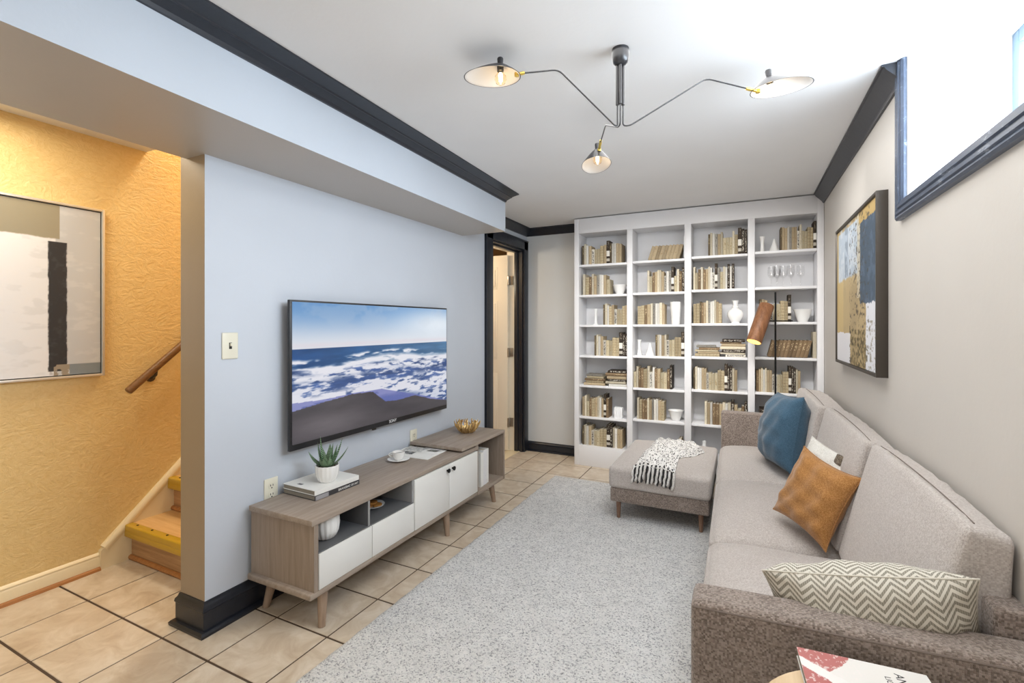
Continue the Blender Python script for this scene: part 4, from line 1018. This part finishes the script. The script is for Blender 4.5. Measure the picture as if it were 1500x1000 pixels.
# ------------------------------------------------------------------ soft shapes
def soft(b, dims, rad, crown=0.0, seg=10, fn=None, mtx=None, wr=0.0, seed=0, crown_pow=2, mi=0):
    """rounded box of full size dims centred on the origin, with crowned top; fn edits each point"""
    hx, hy, hz = dims[0]/2, dims[1]/2, dims[2]/2
    n = seg; rs = np.random.RandomState(seed); ph = rs.rand(6)*6.28
    cache = {}
    def mp(p):
        key = tuple(round(c, 5) for c in p)
        if key in cache: return cache[key]
        q = Vector((p[0]*hx, p[1]*hy, p[2]*hz))
        inner = Vector((max(-hx+rad, min(hx-rad, q.x)), max(-hy+rad, min(hy-rad, q.y)), max(-hz+rad, min(hz-rad, q.z))))
        d = q-inner
        if d.length > 1e-9: q = inner+d.normalized()*rad
        if p[2] > -0.99:
            k = max(0, 1-abs(p[0])**crown_pow)*max(0, 1-abs(p[1])**crown_pow)
            q.z += crown*k*(p[2]+1)/2
        if wr:
            q += Vector((0.4, 0.4, 1))*wr*(math.sin(q.x*31+q.y*17+ph[0])*math.sin(q.y*23-q.x*9+ph[1])+0.6*math.sin(q.y*57+q.z*40+ph[2]+2*math.sin(q.x*13+ph[3])))
        if fn: q = Vector(fn(q, p))
        if mtx is not None: q = mtx @ q
        vert = b.bm.verts.new(q); cache[key] = vert; return vert
    ax = []
    # non-uniform parameters: dense near the rounded edges
    def params(h_):
        e = rad/h_
        return sorted(set([round(x, 6) for x in ([-1, -1+e*0.15, -1+e*0.5, -1+e] + list(np.linspace(-1+e, 1-e, n)) + [1-e, 1-e*0.5, 1-e*0.15, 1])]))
    P_ = [params(h_) for h_ in (hx, hy, hz)]
    for a in range(3):
        u_, v2 = [i for i in range(3) if i != a]
        for sgn in (-1, 1):
            for i in range(len(P_[u_])-1):
                for j2 in range(len(P_[v2])-1):
                    q = []
                    for (ii, jj) in ((i, j2), (i+1, j2), (i+1, j2+1), (i, j2+1)):
                        p = [0, 0, 0]; p[a] = sgn; p[u_] = P_[u_][ii]; p[v2] = P_[v2][jj]; q.append(mp(p))
                    try: f = b.bm.faces.new(q); f.material_index = mi
                    except ValueError: pass
    return b
def pillow(b, w_, h_, th, mtx, seed=0, n=26, wr=0.006, mi=0, uv=False, pinch=0.10, sag=0.0):
    rs = np.random.RandomState(seed); ph = rs.rand(8)*6.28
    uvl = b.bm.loops.layers.uv.new('UVMap') if uv else None
    def pos(u, v_, s_):
        x, y = u, v_
        ex = 1-pinch*(1-abs(y)**2.2); ey = 1-pinch*(1-abs(x)**2.2)
        px2 = x*w_/2*(1-(1-ex)*abs(x)**3); py2 = y*h_/2*(1-(1-ey)*abs(y)**3)
        t = (max(0, 1-abs(x)**2.6)*max(0, 1-abs(y)**2.6))**0.55
        z = s_*th/2*t
        e = max(0, min(1, (1-max(abs(x), abs(y)))*6))
        z += e*wr*(math.sin(x*5+y*9+ph[0])*math.sin(y*6-x*3+ph[1])+0.7*math.sin(x*11-y*4+ph[2]+2*math.sin(y*3+ph[3])))
        z -= sag*(x*x-0.3)
        return mtx @ Vector((px2, py2, z))
    ks = np.linspace(-1, 1, n+1); ks = np.sign(ks)*(1-(1-abs(ks))**1.3)
    V_ = {}
    for s_ in (1, -1):
        for i in range(n+1):
            for j in range(n+1):
                edge = i in (0, n) or j in (0, n)
                if edge and s_ == -1: V_[(i, j, -1)] = V_[(i, j, 1)]; continue
                V_[(i, j, s_)] = b.bm.verts.new(pos(ks[i], ks[j], s_))
    VV = {}
    if uv:
        for i in range(n+1):
            fr = [pos(ks[i], ks[j], 1) for j in range(n+1)]; bk = [pos(ks[i], ks[j], -1) for j in range(n+1)]
            cf = np.concatenate([[0], np.cumsum([(fr[j+1]-fr[j]).length for j in range(n)])]); cbk = np.concatenate([[0], np.cumsum([(bk[j+1]-bk[j]).length for j in range(n)])])
            mid_ = cf[n//2]
            for j in range(n+1):
                VV[(i, j, 1)] = (cf[j]-mid_)/h_; VV[(i, j, -1)] = (cf[n]-mid_+cbk[n]-cbk[j])/h_
    for s_ in (1, -1):
        for i in range(n):
            for j in range(n):
                ids = [(i, j), (i+1, j), (i+1, j+1), (i, j+1)]
                q = [V_[(a, c, s_)] for a, c in ids]
                if s_ == -1: q = q[::-1]; ids = ids[::-1]
                f = b.bm.faces.new(q); f.material_index = mi
                if uv:
                    for l_, (a, c) in zip(f.loops, ids): l_[uvl].uv = ((ks[a]+1)/2, VV[(a, c, s_)])
    edge_pts = [pos(ks[i], -1, 1) for i in range(n+1)]+[pos(1, ks[j], 1) for j in range(1, n+1)]+[pos(ks[i], 1, 1) for i in range(n-1, -1, -1)]+[pos(-1, ks[j], 1) for j in range(n-1, 0, -1)]
    return b, edge_pts

# ------------------------------------------------------------------ sofa
th_s = R(0.9)
SP = Vector((-0.172, 4.15, 0.0))
SM = Matrix.Translation(SP) @ Matrix.Rotation(th_s, 4, 'Z')     # local: x = depth from the front, y = -distance from the far end
sofa = thing('sofa', 'long taupe woven three-seat sofa with low arms along the greige wall', 'sofa', (-0.17, 2.7, 0))
LEN = 2.915; DEP = 0.655
ARM = 0.112
sb = lambda b_, x0, x1, y0, y1, z0, z1, rad, **k: soft(b_, (x1-x0, y1-y0, z1-z0), rad, mtx=SM @ Matrix.Translation(((x0+x1)/2, (y0+y1)/2, (z0+z1)/2)), **k)
b = B(); sb(b, 0.012, DEP, -LEN+0.02, -0.02, 0.115, 0.235, 0.012, seg=6); b.build('base', M['sofa_shaded'], sofa)
L3 = (LEN-2*ARM)/3
for k in range(3):
    y1 = -ARM-k*L3; y0 = y1-L3
    b = B()
    def fn(q, p):
        # front lip droops a little
        f = max(0, -p[0])**4*max(0, p[2]); q.z -= 0.016*f; return q
    sb(b, 0.0, 0.60, y0+0.003, y1-0.003, 0.232, 0.380, 0.042, crown=0.044, seg=16, wr=0.0012, seed=k, fn=fn, crown_pow=2.4)
    c_ = b.build('seat_cushion', M['sofa'], sofa, angle=70)
# arms
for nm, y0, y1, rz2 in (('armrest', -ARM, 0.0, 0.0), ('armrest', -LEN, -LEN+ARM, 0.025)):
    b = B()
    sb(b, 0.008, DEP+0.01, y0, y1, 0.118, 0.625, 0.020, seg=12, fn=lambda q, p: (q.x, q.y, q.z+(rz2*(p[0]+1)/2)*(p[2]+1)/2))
    a_o = b.build('armrest', M['sofa_shaded'], sofa, angle=70)
    b = B(); yy2 = y0+0.004 if nm and y0 < -1 else y1-0.004
    for yv in (y0+0.003, y1-0.003):
        pts = [SM @ Vector((0.012+(DEP-0.02)*t, yv, 0.612+rz2*t)) for t in np.linspace(0, 1, 10)]
        b.tube(pts, 0.0028, 6)
    b.build('piping', M['seam'], a_o)
# back frame and back cushions
b = B(); sb(b, DEP-0.05, DEP+0.02, -LEN+ARM, -ARM, 0.118, 0.70, 0.015, seg=6); b.build('back_frame', M['sofa_shaded'], sofa)
for k in range(3):
    y1 = -ARM-k*L3; y0 = y1-L3
    fwd = (0.055, 0.02, 0.0)[k]
    hz_ = 0.225
    def fn(q, p, fwd=fwd, k=k):
        t = (q.z+hz_)/(2*hz_)                         # 0 bottom .. 1 top
        thk = 0.175*(1-t)+0.085*t
        xr = 0.645+0.022*t
        s_ = (p[0]+1)/2
        bulge = 0.018*math.sin(math.pi*min(1, max(0, t)))*(1-abs(p[1])**3)*(1-s_)
        x = xr-thk*(1-s_)-fwd*(1-s_)*(0.35+0.65*t)-bulge+(q.x-p[0]*0.07)
        z = q.z-0.018*s_*t+0.012*(1-abs(p[1])**2.5)*t
        return (x, q.y, z)
    b = B()
    if k == 2: y0 += 0.055
    soft(b, (0.14, y1-y0-0.006, 2*hz_), 0.018, seg=15, wr=0.0028, seed=20+k, fn=fn, mtx=SM @ Matrix.Translation((0, (y0+y1)/2, 0.395+hz_)))
    bcush = b.build('back_cushion', M['sofa'], sofa, angle=70)
    b = B()
    pts = []
    for t in np.linspace(-0.96, 0.96, 16):
        q = Vector((-0.03, t*((y1-y0)/2-0.02), hz_-0.004)); x, yv, zv = fn(q, (-0.55, t, 1.0))
        pts.append(SM @ Vector((x-0.004, yv+(y0+y1)/2, zv+0.395+hz_+0.006)))
    b.tube(pts, 0.0014, 6); b.build('piping', M['seam'], bcush)
M['sofa_leg'] = wood('sofa_leg_wood', lin(120, 92, 76), lin(150, 118, 98), 'Z')
for x, y in ((0.06, -0.10), (0.06, -LEN+0.10), (0.58, -0.10), (0.58, -LEN+0.10), (0.05, -1.15)):
    p = SM @ Vector((x, y, 0))
    B().tube([(p.x, p.y, 0.118), (p.x, p.y, 0.0123)], [0.019, 0.012], 14).build('leg', M['sofa_leg'], sofa)

# ottoman
ox0, ox1, oy0, oy1 = -0.812, -0.182, 3.115, 3.965
ot = thing('ottoman', 'taupe upholstered ottoman on slim wooden legs in front of the bookcase, throw on top', 'ottoman', ((ox0+ox1)/2, (oy0+oy1)/2, 0))
om = lambda x0, x1, y0, y1, z0, z1: Matrix.Translation(((x0+x1)/2, (y0+y1)/2, (z0+z1)/2))
b = B(); soft(b, (ox1-ox0-0.02, oy1-oy0-0.02, 0.095), 0.012, seg=6, mtx=om(ox0, ox1, oy0, oy1, 0.130, 0.225)); b.build('base', M['sofa_shaded'], ot)
def otz(x, y):
    px2 = (x-(ox0+ox1)/2)/((ox1-ox0)/2); py2 = (y-(oy0+oy1)/2)/((oy1-oy0)/2)
    return 0.362+0.052*max(0, 1-abs(px2)**2.4)*max(0, 1-abs(py2)**2.4)
b = B(); soft(b, (ox1-ox0, oy1-oy0, 0.140), 0.024, crown=0.052, seg=16, wr=0.001, seed=9, crown_pow=2.4, mtx=om(ox0, ox1, oy0, oy1, 0.222, 0.362)); b.build('cushion', M['sofa'], ot, angle=70)
for x, y in ((ox0+0.055, oy0+0.06), (ox1-0.06, oy0+0.06), (ox0+0.055, oy1-0.06), (ox1-0.06, oy1-0.06)):
    B().tube([(x, y, 0.131), (x, y, 0.0123 if y < 3.8 else 0.0005)], [0.017, 0.011], 14).build('leg', M['sofa_leg'], ot)

# throw
m = mat('black_white_knit', lin(230, 228, 224), 0.95, spec=0.1)
v = coords(m, (1, 1, 1), 'UV')
sepn = nodes(m)[0].new('ShaderNodeMapping'); sepn.inputs['Scale'].default_value = (32, 15, 1); m.node_tree.links.new(v, sepn.inputs[0])
vo = nodes(m)[0].new('ShaderNodeTexVoronoi'); vo.inputs['Scale'].default_value = 1.0; vo.inputs['Randomness'].default_value = 0.8; m.node_tree.links.new(sepn.outputs[0], vo.inputs['Vector'])
setcol(m, ramp(m, vo.outputs['Distance'], [(0.0, lin(34, 33, 34)), (0.32, lin(44, 42, 42)), (0.42, lin(226, 223, 219)), (1.0, lin(240, 238, 235))]))
bump(m, vo.outputs['Distance'], 0.6, 0.004); M['throw'] = m
M['cord_white'] = fabric('white_wool_cord', lin(204, 202, 198), lin(228, 226, 222), lin(240, 238, 235), 300, 0.4)
M['cord_black'] = fabric('black_wool_cord', lin(26, 25, 26), lin(40, 39, 40), lin(58, 56, 56), 300, 0.4)
tw_ = thing('throw_blanket', 'black and white knitted throw with corded fringe draped over the ottoman', 'throw', (-0.52, 3.5, 0.41))
def throw_axis(t):
    # centre line from the front edge to the back, then folding towards the sofa side
    P_ = [(-0.518, 3.105), (-0.515, 3.30), (-0.500, 3.55), (-0.520, 3.80), (-0.530, 3.93)]
    k = t*(len(P_)-1); i = min(int(k), len(P_)-2); f = k-i
    return P_[i][0]*(1-f)+P_[i+1][0]*f, P_[i][1]*(1-f)+P_[i+1][1]*f
def tz(x, y): return max(otz(min(max(x, ox0+0.02), ox1-0.02), min(max(y, oy0+0.05), oy1-0.03)), 0.37)
def strip(cx_fn, wd0, wd1, seed, lift, nu=44, nv=60):
    g = B(); uvl = g.bm.loops.layers.uv.new('UVMap')
    rs = np.random.RandomState(seed); ph = rs.rand(6)*6.28
    def pos(u, v_):
        cx_, cy_, dirx, diry = cx_fn(v_)
        wd = wd0*(1-v_)+wd1*v_
        s_ = (u-0.5)*wd
        x = cx_+s_*diry; y = cy_-s_*dirx
        fold = 0.010*(0.5+0.5*math.sin(u*17+ph[0]+v_*3))+0.007*(0.5+0.5*math.sin(u*31+v_*9+ph[1]))+0.005*math.sin(v_*22+u*6+ph[2])
        edge = min(1, min(u, 1-u)*7, (1-v_)*9 if v_ > 0.5 else 1)
        return Vector((x, y, tz(x, y)+0.004+lift*edge+max(0.0, fold)*max(edge, 0.25)))
    vv_ = [[g.bm.verts.new(pos(i/nu, j/nv)) for j in range(nv+1)] for i in range(nu+1)]
    for i in range(nu):
        for j in range(nv):
            f = g.bm.faces.new((vv_[i][j], vv_[i+1][j], vv_[i+1][j+1], vv_[i][j+1]))
            for l_, (a, c) in zip(f.loops, ((i, j), (i+1, j), (i+1, j+1), (i, j+1))): l_[uvl].uv = (a/nu, c/nv*2.2)
    return g, pos
def main_path(v_):
    x, y = throw_axis(v_); x2, y2 = throw_axis(min(1, v_+0.02)); x1, y1 = throw_axis(max(0, v_-0.02))
    d = Vector((x2-x1, y2-y1)).normalized(); return x, y, d.x, d.y
g, mpos = strip(main_path, 0.262, 0.20, 1, 0.012)
o = g.build('blanket', M['throw'], tw_, angle=80)
md = o.modifiers.new('thickness', 'SOLIDIFY'); md.thickness = 0.006; md.offset = -1
def side_path(v_):
    P_ = [(-0.445, 3.40), (-0.375, 3.50), (-0.335, 3.66), (-0.385, 3.82), (-0.47, 3.93)]
    def at(t):
        k = t*(len(P_)-1); i = min(int(k), len(P_)-2); f = k-i
        return Vector((P_[i][0]*(1-f)+P_[i+1][0]*f, P_[i][1]*(1-f)+P_[i+1][1]*f))
    p = at(v_); d = (at(min(1, v_+0.06))-at(max(0, v_-0.06))).normalized(); return p.x, p.y, d.x, d.y
g, _ = strip(side_path, 0.15, 0.17, 4, 0.008)
o = g.build('folded_layer', M['throw'], tw_, angle=80)
md = o.modifiers.new('thickness', 'SOLIDIFY'); md.thickness = 0.006; md.offset = -1
rr_ = random.Random(8)
for k in range(21):
    u = (k+0.5)/21; p = mpos(u, 0.0); white = k % 2 == 0
    ln = 0.095+rr_.uniform(-0.008, 0.012); r0 = 0.0078 if white else 0.006
    yo = oy0-0.010
    pts = [(p.x, p.y+0.02, p.z+0.004), (p.x+rr_.uniform(-0.003, 0.003), yo+0.006, p.z-0.010)]
    for t in (0.15, 0.35, 0.55, 0.75, 0.9, 1.0):
        pts.append((p.x+rr_.uniform(-0.004, 0.004)-0.012*t, yo-0.004+rr_.uniform(-0.002, 0.002), p.z-0.012-ln*t))
    b = B(); b.tube(pts, [r0, r0*1.1, r0, r0*1.15, r0*0.95, r0*1.15, r0, r0*0.6], 8)
    b.build('fringe_cord', M['cord_white'] if white else M['cord_black'], tw_, angle=80)

# cushions on the sofa
def put_pillow(name, label, w_, h_, thk, loc, right, up, material, seed, pinch=0.1, wr=0.006, sag=0.0, uv=False, extra=None):
    r_ = Vector(right).normalized(); u_ = Vector(up); u_ = (u_-r_*u_.dot(r_)).normalized(); n_ = r_.cross(u_)
    T = Matrix.Translation(loc) @ Matrix((r_, u_, n_)).transposed().to_4x4()
    o = thing(name, label, 'cushion', loc)
    b, ep = pillow(B(), w_, h_, thk, T, seed, pinch=pinch, wr=wr, sag=sag, uv=uv)
    c = b.build('cover', material, o, angle=80)
    b = B(); b.tube(ep+[ep[0]], 0.0022, 6); b.build('seam', material if extra is None else extra, o)
    return o, T
put_pillow('cushion', 'blue linen cushion standing at the far end of the sofa', 0.40, 0.45, 0.24, (0.220, 3.38, 0.648), (0.28, -0.95, 0.06), (0.17, 0.06, 0.98), M['blue_cloth'], 3, pinch=0.06, wr=0.007)
ow, T = put_pillow('cushion', 'off-white cushion with a brown stripe behind the caramel cushion', 0.325, 0.325, 0.09, (0.312, 2.51, 0.598), (0.161, -0.260, -0.044), (0.120, 0.026, 0.284), M['off_white'], 5)
b = B(); b.box(0.035, 0.075, 0.105, 0.150, -0.004, 0.034, 0.004, 2, 0, T); b.build('stripe', M['brown_band'], ow)
put_pillow('cushion', 'caramel linen cushion leaning on its corner in the middle of the sofa', 0.322, 0.322, 0.12, (0.265, 2.354, 0.584), (0.161, -0.260, -0.044), (0.120, 0.026, 0.284), M['caramel'], 7, pinch=0.12, wr=0.006)
# chevron lumbar cushion
m = mat('grey_chevron_weave', lin(200, 196, 184), 0.9, spec=0.1)
N, L, b_ = nodes(m); tc = N.new('ShaderNodeTexCoord'); sx_ = N.new('ShaderNodeSeparateXYZ'); L.new(tc.outputs['UV'], sx_.inputs[0])
tri = N.new('ShaderNodeMath'); tri.operation = 'PINGPONG'; tri.inputs[1].default_value = 0.5; L.new(math_(m, 'MULTIPLY', sx_.outputs[0], 8.0), tri.inputs[0])
st_ = math_(m, 'FRACT', math_(m, 'MULTIPLY', math_(m, 'ADD', sx_.outputs[1], math_(m, 'MULTIPLY', tri.outputs[0], 0.22)), 16.0))
dots = math_(m, 'FRACT', math_(m, 'MULTIPLY', sx_.outputs[0], 90.0))
f = math_(m, 'GREATER_THAN', st_, 0.50)
f = math_(m, 'MULTIPLY', f, math_(m, 'ADD', 0.72, math_(m, 'MULTIPLY', math_(m, 'GREATER_THAN', dots, 0.35), 0.28)))
setcol(m, mixc(m, f, lin(214, 209, 197), lin(142, 137, 124)))
bump(m, st_, 0.35, 0.003); M['chevron'] = m
put_pillow('lumbar_cushion', 'long grey and white chevron cushion lying beside the near armrest of the sofa', 0.415, 0.25, 0.17, (0.270, 1.405, 0.612), (0.97, -0.06, 0.20), (-0.08, -0.45, 0.88), M['chevron'], 11, pinch=0.05, wr=0.006, uv=True)

# ------------------------------------------------------------------ side table and magazine in front of the sofa
tx, ty, tz_ = 0.222, 0.985, 0.585
tb = thing('side_table', 'round pale wooden side table in front of the sofa arm', 'table', (tx, ty, 0.012))
B().lathe([(0, 0), (0.198, 0.0), (0.204, 0.004), (0.204, 0.020), (0.200, 0.024), (0, 0.024)], (tx, ty, tz_-0.024), 56, caps=False).build('table_top', M['table_top'], tb)
for k in range(3):
    a = R(90+120*k); b = B(); b.tube([(tx+0.10*math.cos(a), ty+0.10*math.sin(a), tz_-0.023), (tx+0.17*math.cos(a), ty+0.17*math.sin(a), 0.0145)], [0.014, 0.010], 12); b.build('leg', M['table_top'], tb)
h, w_ = 200, 160
U, V = np.meshgrid(np.linspace(0, 1, w_), np.linspace(0, 1, h))   # V = 1 at the edge nearest the sofa
n2 = fbm(h, w_, 20, 20, 41); n3 = fbm(h, w_, 44, 44, 43, 3)
img = np.ones((h, w_, 3))*np.array([232, 229, 224.])
D = 1-V
pink = ((U < np.interp(D, [0, 0.10, 0.22, 0.3], [0.42, 0.36, 0.22, 0.10])+0.03*(n2-0.5))).astype(float)
img = over(img, pink, (186, 112, 108))
blob = (((U-0.08)/0.17)**2+((D-0.55)/0.30)**2 < 1+0.4*(n2-0.5)).astype(float); img = over(img, blob, (184, 108, 104))
blob = (((U-0.40)/0.15)**2+((D-0.62)/0.26)**2 < 1+0.4*(n2-0.5)).astype(float); img = over(img, blob, (188, 120, 104))
sw = (np.abs(D-(0.16+0.55*U)) < 0.055+0.03*(n2-0.5))*(U < 0.42); img = over(img, sw.astype(float), (236, 233, 229))
img = over(img, ((n3 > 0.66)*(U < 0.5)).astype(float)*0.7, (236, 230, 226))
be = (((U-0.60)*0.9+(D-0.42)*0.25)**2/0.0035+((D-0.42)-(U-0.60)*0.6)**2/0.035 < 1).astype(float); img = over(img, be, (150, 72, 74))
img = over(img, be*(n2 > 0.55), (52, 34, 36))
mt = R(-3)
MX = Matrix.Translation((0.222, 1.075, tz_)) @ Matrix.Rotation(R(4), 4, 'Z')
mgz = thing('magazine', 'glossy magazine with pink brushwork and a beetle on its white cover on the side table', 'magazine', (0.222, 1.075, tz_))
B().box(-0.112, 0.112, -0.15, 0.125, 0.0004, 0.0012, 0, 1, 0, MX).build('back_cover', M['paper_white'], mgz)
B().box(-0.110, 0.110, -0.148, 0.1225, 0.0012, 0.0190, 0, 1, 0, MX).build('pages', M['pages_shadowed'], mgz)
B().box(-0.112, 0.112, -0.15, 0.125, 0.0190, 0.0200, 0, 1, 0, MX).build('front_cover', M['paper_white'], mgz)
picture('cover_print', img, lambda u, v_: tuple(MX @ Vector((-0.112+0.224*u, -0.15+0.275*v_, 0.0204))), pic_mat('magazine_cover', False, 0.3), mgz)
text('lettering', 'ANIMALS', 0.022, MX @ frame_mtx((0.060, 0.062, 0.0206), (0, -1, 0), (1, 0, 0)), M['ink'], mgz, 0.0001)
text('lettering', 'LIGHT', 0.015, MX @ frame_mtx((0.038, 0.070, 0.0206), (0, -1, 0), (1, 0, 0)), M['ink'], mgz, 0.0001)
text('lettering', 'ISSUE', 0.011, MX @ frame_mtx((0.086, 0.0, 0.0206), (0, -1, 0), (1, 0, 0)), M['ink'], mgz, 0.0001)

# ------------------------------------------------------------------ floor lamp behind the sofa
lx, ly = 0.217, 4.195
fl = thing('floor_lamp', 'slim black floor lamp with a tilted walnut shade behind the far sofa arm', 'lamp', (lx, ly, 0))
B().lathe([(0, 0), (0.038, 0), (0.038, 0.008), (0.034, 0.012), (0, 0.012)], (lx, ly, 0.0005), 32, caps=False).build('base', M['black_metal'], fl)
B().tube([(lx, ly, 0.01), (lx, ly, 1.555)], 0.0065, 12).build('pole', M['black_metal'], fl)
B().tube([(lx+0.115, ly+0.006, 1.332), (lx-0.10, ly-0.040, 1.332)], 0.005, 10).build('cross_arm', M['black_metal'], fl)
ax_ = Vector((0.098, 0.115, 0.303)).normalized()
pb_ = Vector((0.066, ly-0.150, 1.172)); pt_ = pb_+ax_*0.315
b = B(); b.tube([pb_, pb_+ax_*0.003, pt_-ax_*0.006, pt_], [0.052, 0.0535, 0.0535, 0.050], 32, caps=False)
b.tube([pb_, pt_-ax_*0.01], [0.049, 0.047], 32, caps=False); b.tube([pt_-ax_*0.003, pt_], [0.050, 0.046], 32)
b.loft([[pb_+(Vector((0, 1, 0))*math.cos(t)+ax_.cross(Vector((0, 1, 0)))*math.sin(t))*r_ for t in np.linspace(0, 2*math.pi, 32, endpoint=False)] for r_ in (0.052, 0.049)], True, False)
sh_ = b.build('lamp_shade', M['walnut'], fl)
B().tube([pb_+ax_*0.001, pb_+ax_*0.005], [0.0488, 0.0488], 32).build('diffuser', M['glow'], sh_)
B().tube([pt_, pt_+ax_*0.012], [0.010, 0.008], 12).build('shade_cap', M['brass'], sh_)

# ------------------------------------------------------------------ three-armed ceiling lamp
hx, hy = -0.401, 1.710
ch = thing('ceiling_lamp', 'black three-armed ceiling lamp with white lined shell shades and brass joints', 'lamp', (hx, hy, CZ))
rv = Vector((0.8983, 0.4394, 0)); fv = Vector((-0.4394, 0.8983, 0)); uz = Vector((0, 0, 1)); H0 = Vector((hx, hy, 0))
B().lathe([(0, CZ), (0.030, CZ), (0.031, CZ-0.030), (0.026, CZ-0.050), (0.016, CZ-0.058), (0, CZ-0.059)], (hx, hy, 0), 32, caps=False).build('canopy', M['shade_out'], ch)
def at(r_, f_, z): return H0+rv*r_+fv*f_+uz*z
offs = ((-0.010, 0.004), (0.010, 0.004), (-0.002, -0.006))
def bend(pts, rad=0.018, n=5):
    out = [pts[0]]
    for a, p, c in zip(pts, pts[1:], pts[2:]):
        d1 = (a-p); d2 = (c-p); r_ = min(rad, d1.length*0.45, d2.length*0.45)
        s0 = p+d1.normalized()*r_; s1 = p+d2.normalized()*r_
        for t in np.linspace(0, 1, n): out.append(s0*(1-t)**2+p*2*t*(1-t)+s1*t*t)
    out.append(pts[-1]); return out
for (r_, f_) in offs: B().tube([at(r_, f_, CZ-0.055), at(r_, f_, CZ-0.200)], 0.0062, 10).build('stem', M['shade_out'], ch)
b = B(); b.tube([at(-0.014, 0.004, CZ-0.165), at(0.014, 0.004, CZ-0.165)], 0.0035, 8); b.build('clip', M['shade_out'], ch)
arms = [
 ([at(*offs[0], CZ-0.20), at(*offs[0], 2.020), at(-0.020, 0.004, 2.022), at(-0.222, 0.02, 2.232), at(-0.352, 0.02, 2.219)]),
 ([at(*offs[1], CZ-0.20), at(*offs[1], 2.020), at(0.036, 0.004, 2.022), at(0.322, 0.03, 2.205), at(0.490, 0.05, 2.176)]),
 ([at(*offs[2], CZ-0.20), at(*offs[2], 2.022), at(-0.004, 0.02, 2.022), at(-0.007, 0.235, 2.120), at(0.006, 0.42, 2.120)]),
]
def shade(c_, lng, up, la, lb, wd, hh, apex_off, outer):
    """shell lamp shade: rim ellipse (la behind the apex, lb in front), long axis lng, opening opposite to up"""
    lng = (lng-up*lng.dot(up)).normalized(); sd = up.cross(lng)
    o_b = B(); NU, NV = 40, 12
    def srf(k):
        def fn(u, v_):
            a = 2*math.pi*u; ca, sa = math.cos(a), math.sin(a)
            rl = (lb if ca > 0 else la)
            rim = lng*(rl*ca)+sd*(wd*sa)
            q = rim*(v_*k); drop = hh*(1-(1-(1-v_)**1.25)) if False else hh*(1-v_**1.35)
            return c_+q+up*(drop*k)+lng*(apex_off*(1-v_))
        return fn
    vv1 = [[o_b.bm.verts.new(srf(1.0)(i/NU, 0.06+0.94*j/NV)) for j in range(NV+1)] for i in range(NU)]
    vv2 = [[o_b.bm.verts.new(srf(0.97)(i/NU, 0.06+0.94*j/NV)) for j in range(NV+1)] for i in range(NU)]
    for i in range(NU):
        i2 = (i+1) % NU
        for j in range(NV):
            o_b.bm.faces.new((vv1[i][j], vv1[i][j+1], vv1[i2][j+1], vv1[i2][j])).material_index = 0
            o_b.bm.faces.new((vv2[i][j], vv2[i2][j], vv2[i2][j+1], vv2[i][j+1])).material_index = 1
        o_b.bm.faces.new((vv1[i][NV], vv2[i][NV], vv2[i2][NV], vv1[i2][NV])).material_index = 0
    o_b.bm.faces.new([vv2[i][0] for i in range(NU)]).material_index = 1
    s_o = o_b.build('lamp_shade', [outer, M['shade_in']], ch, angle=60)
    ap = c_+up*hh+lng*apex_off
    B().tube([ap-up*0.006, ap+up*0.016, ap+up*0.020], [0.0095, 0.0115, 0.010], 16).build('finial', M['shade_out'], s_o)
    B().tube([ap-up*0.006, ap-up*0.030], [0.012, 0.012], 16).build('socket', M['shade_out'], s_o)
    # bulb
    bb_ = B(); ring = []
    for r_, t in ((0.008, 0.030), (0.012, 0.036), (0.0205, 0.050), (0.0215, 0.060), (0.0165, 0.073), (0.006, 0.080)):
        ring.append([ap-up*t+(lng*math.cos(x)+sd*math.sin(x))*r_ for x in np.linspace(0, 2*math.pi, 20, endpoint=False)])
    bb_.loft(ring); bb_.build('bulb', M['bulb_glass'], s_o)
    fb = B(); fb.tube([ap-up*0.036, ap-up*0.044, ap-up*0.066, ap-up*0.070], [0.004, 0.0075, 0.0065, 0.003], 12); fb.build('filament', M['filament'], s_o)
    point('bulb_light', tuple(ap-up*0.084), 0.2, (1.0, 0.82, 0.6), 0.02)
    return ap
for path in arms: B().tube(bend(path, 0.022), 0.0028, 8).build('arm', M['shade_out'], ch)
upL = (uz*0.99+fv*0.04-rv*0.02).normalized()
shade(at(-0.455, 0.02, 2.205), -rv, upL, 0.096, 0.112, 0.072, 0.050, -0.022, M['shade_out'])
upR = (uz*0.97+fv*0.04-rv*0.13).normalized()
shade(at(0.600, 0.05, 2.180), rv, upR, 0.104, 0.125, 0.072, 0.052, -0.030, M['shade_out'])
up3 = (uz*0.97+fv*0.10).normalized()
shade(at(0.004, 0.510, 2.052), fv, up3, 0.085, 0.105, 0.068, 0.066, -0.030, M['shade_out'])
for p, q in ((at(-0.352, 0.02, 2.219), at(-0.374, 0.02, 2.214)), (at(0.488, 0.05, 2.176), at(0.522, 0.05, 2.168)), (at(0.006, 0.42, 2.120), at(0.007, 0.455, 2.100))):
    b = B(); b.tube([p-(q-p)*0.3, p, q], [0.0055, 0.0065, 0.0055], 12); b.lathe([(0, -0.009), (0.0085, -0.006), (0.0085, 0.006), (0, 0.009)], q, 14, caps=False); b.build('brass_joint', M['brass'], ch)
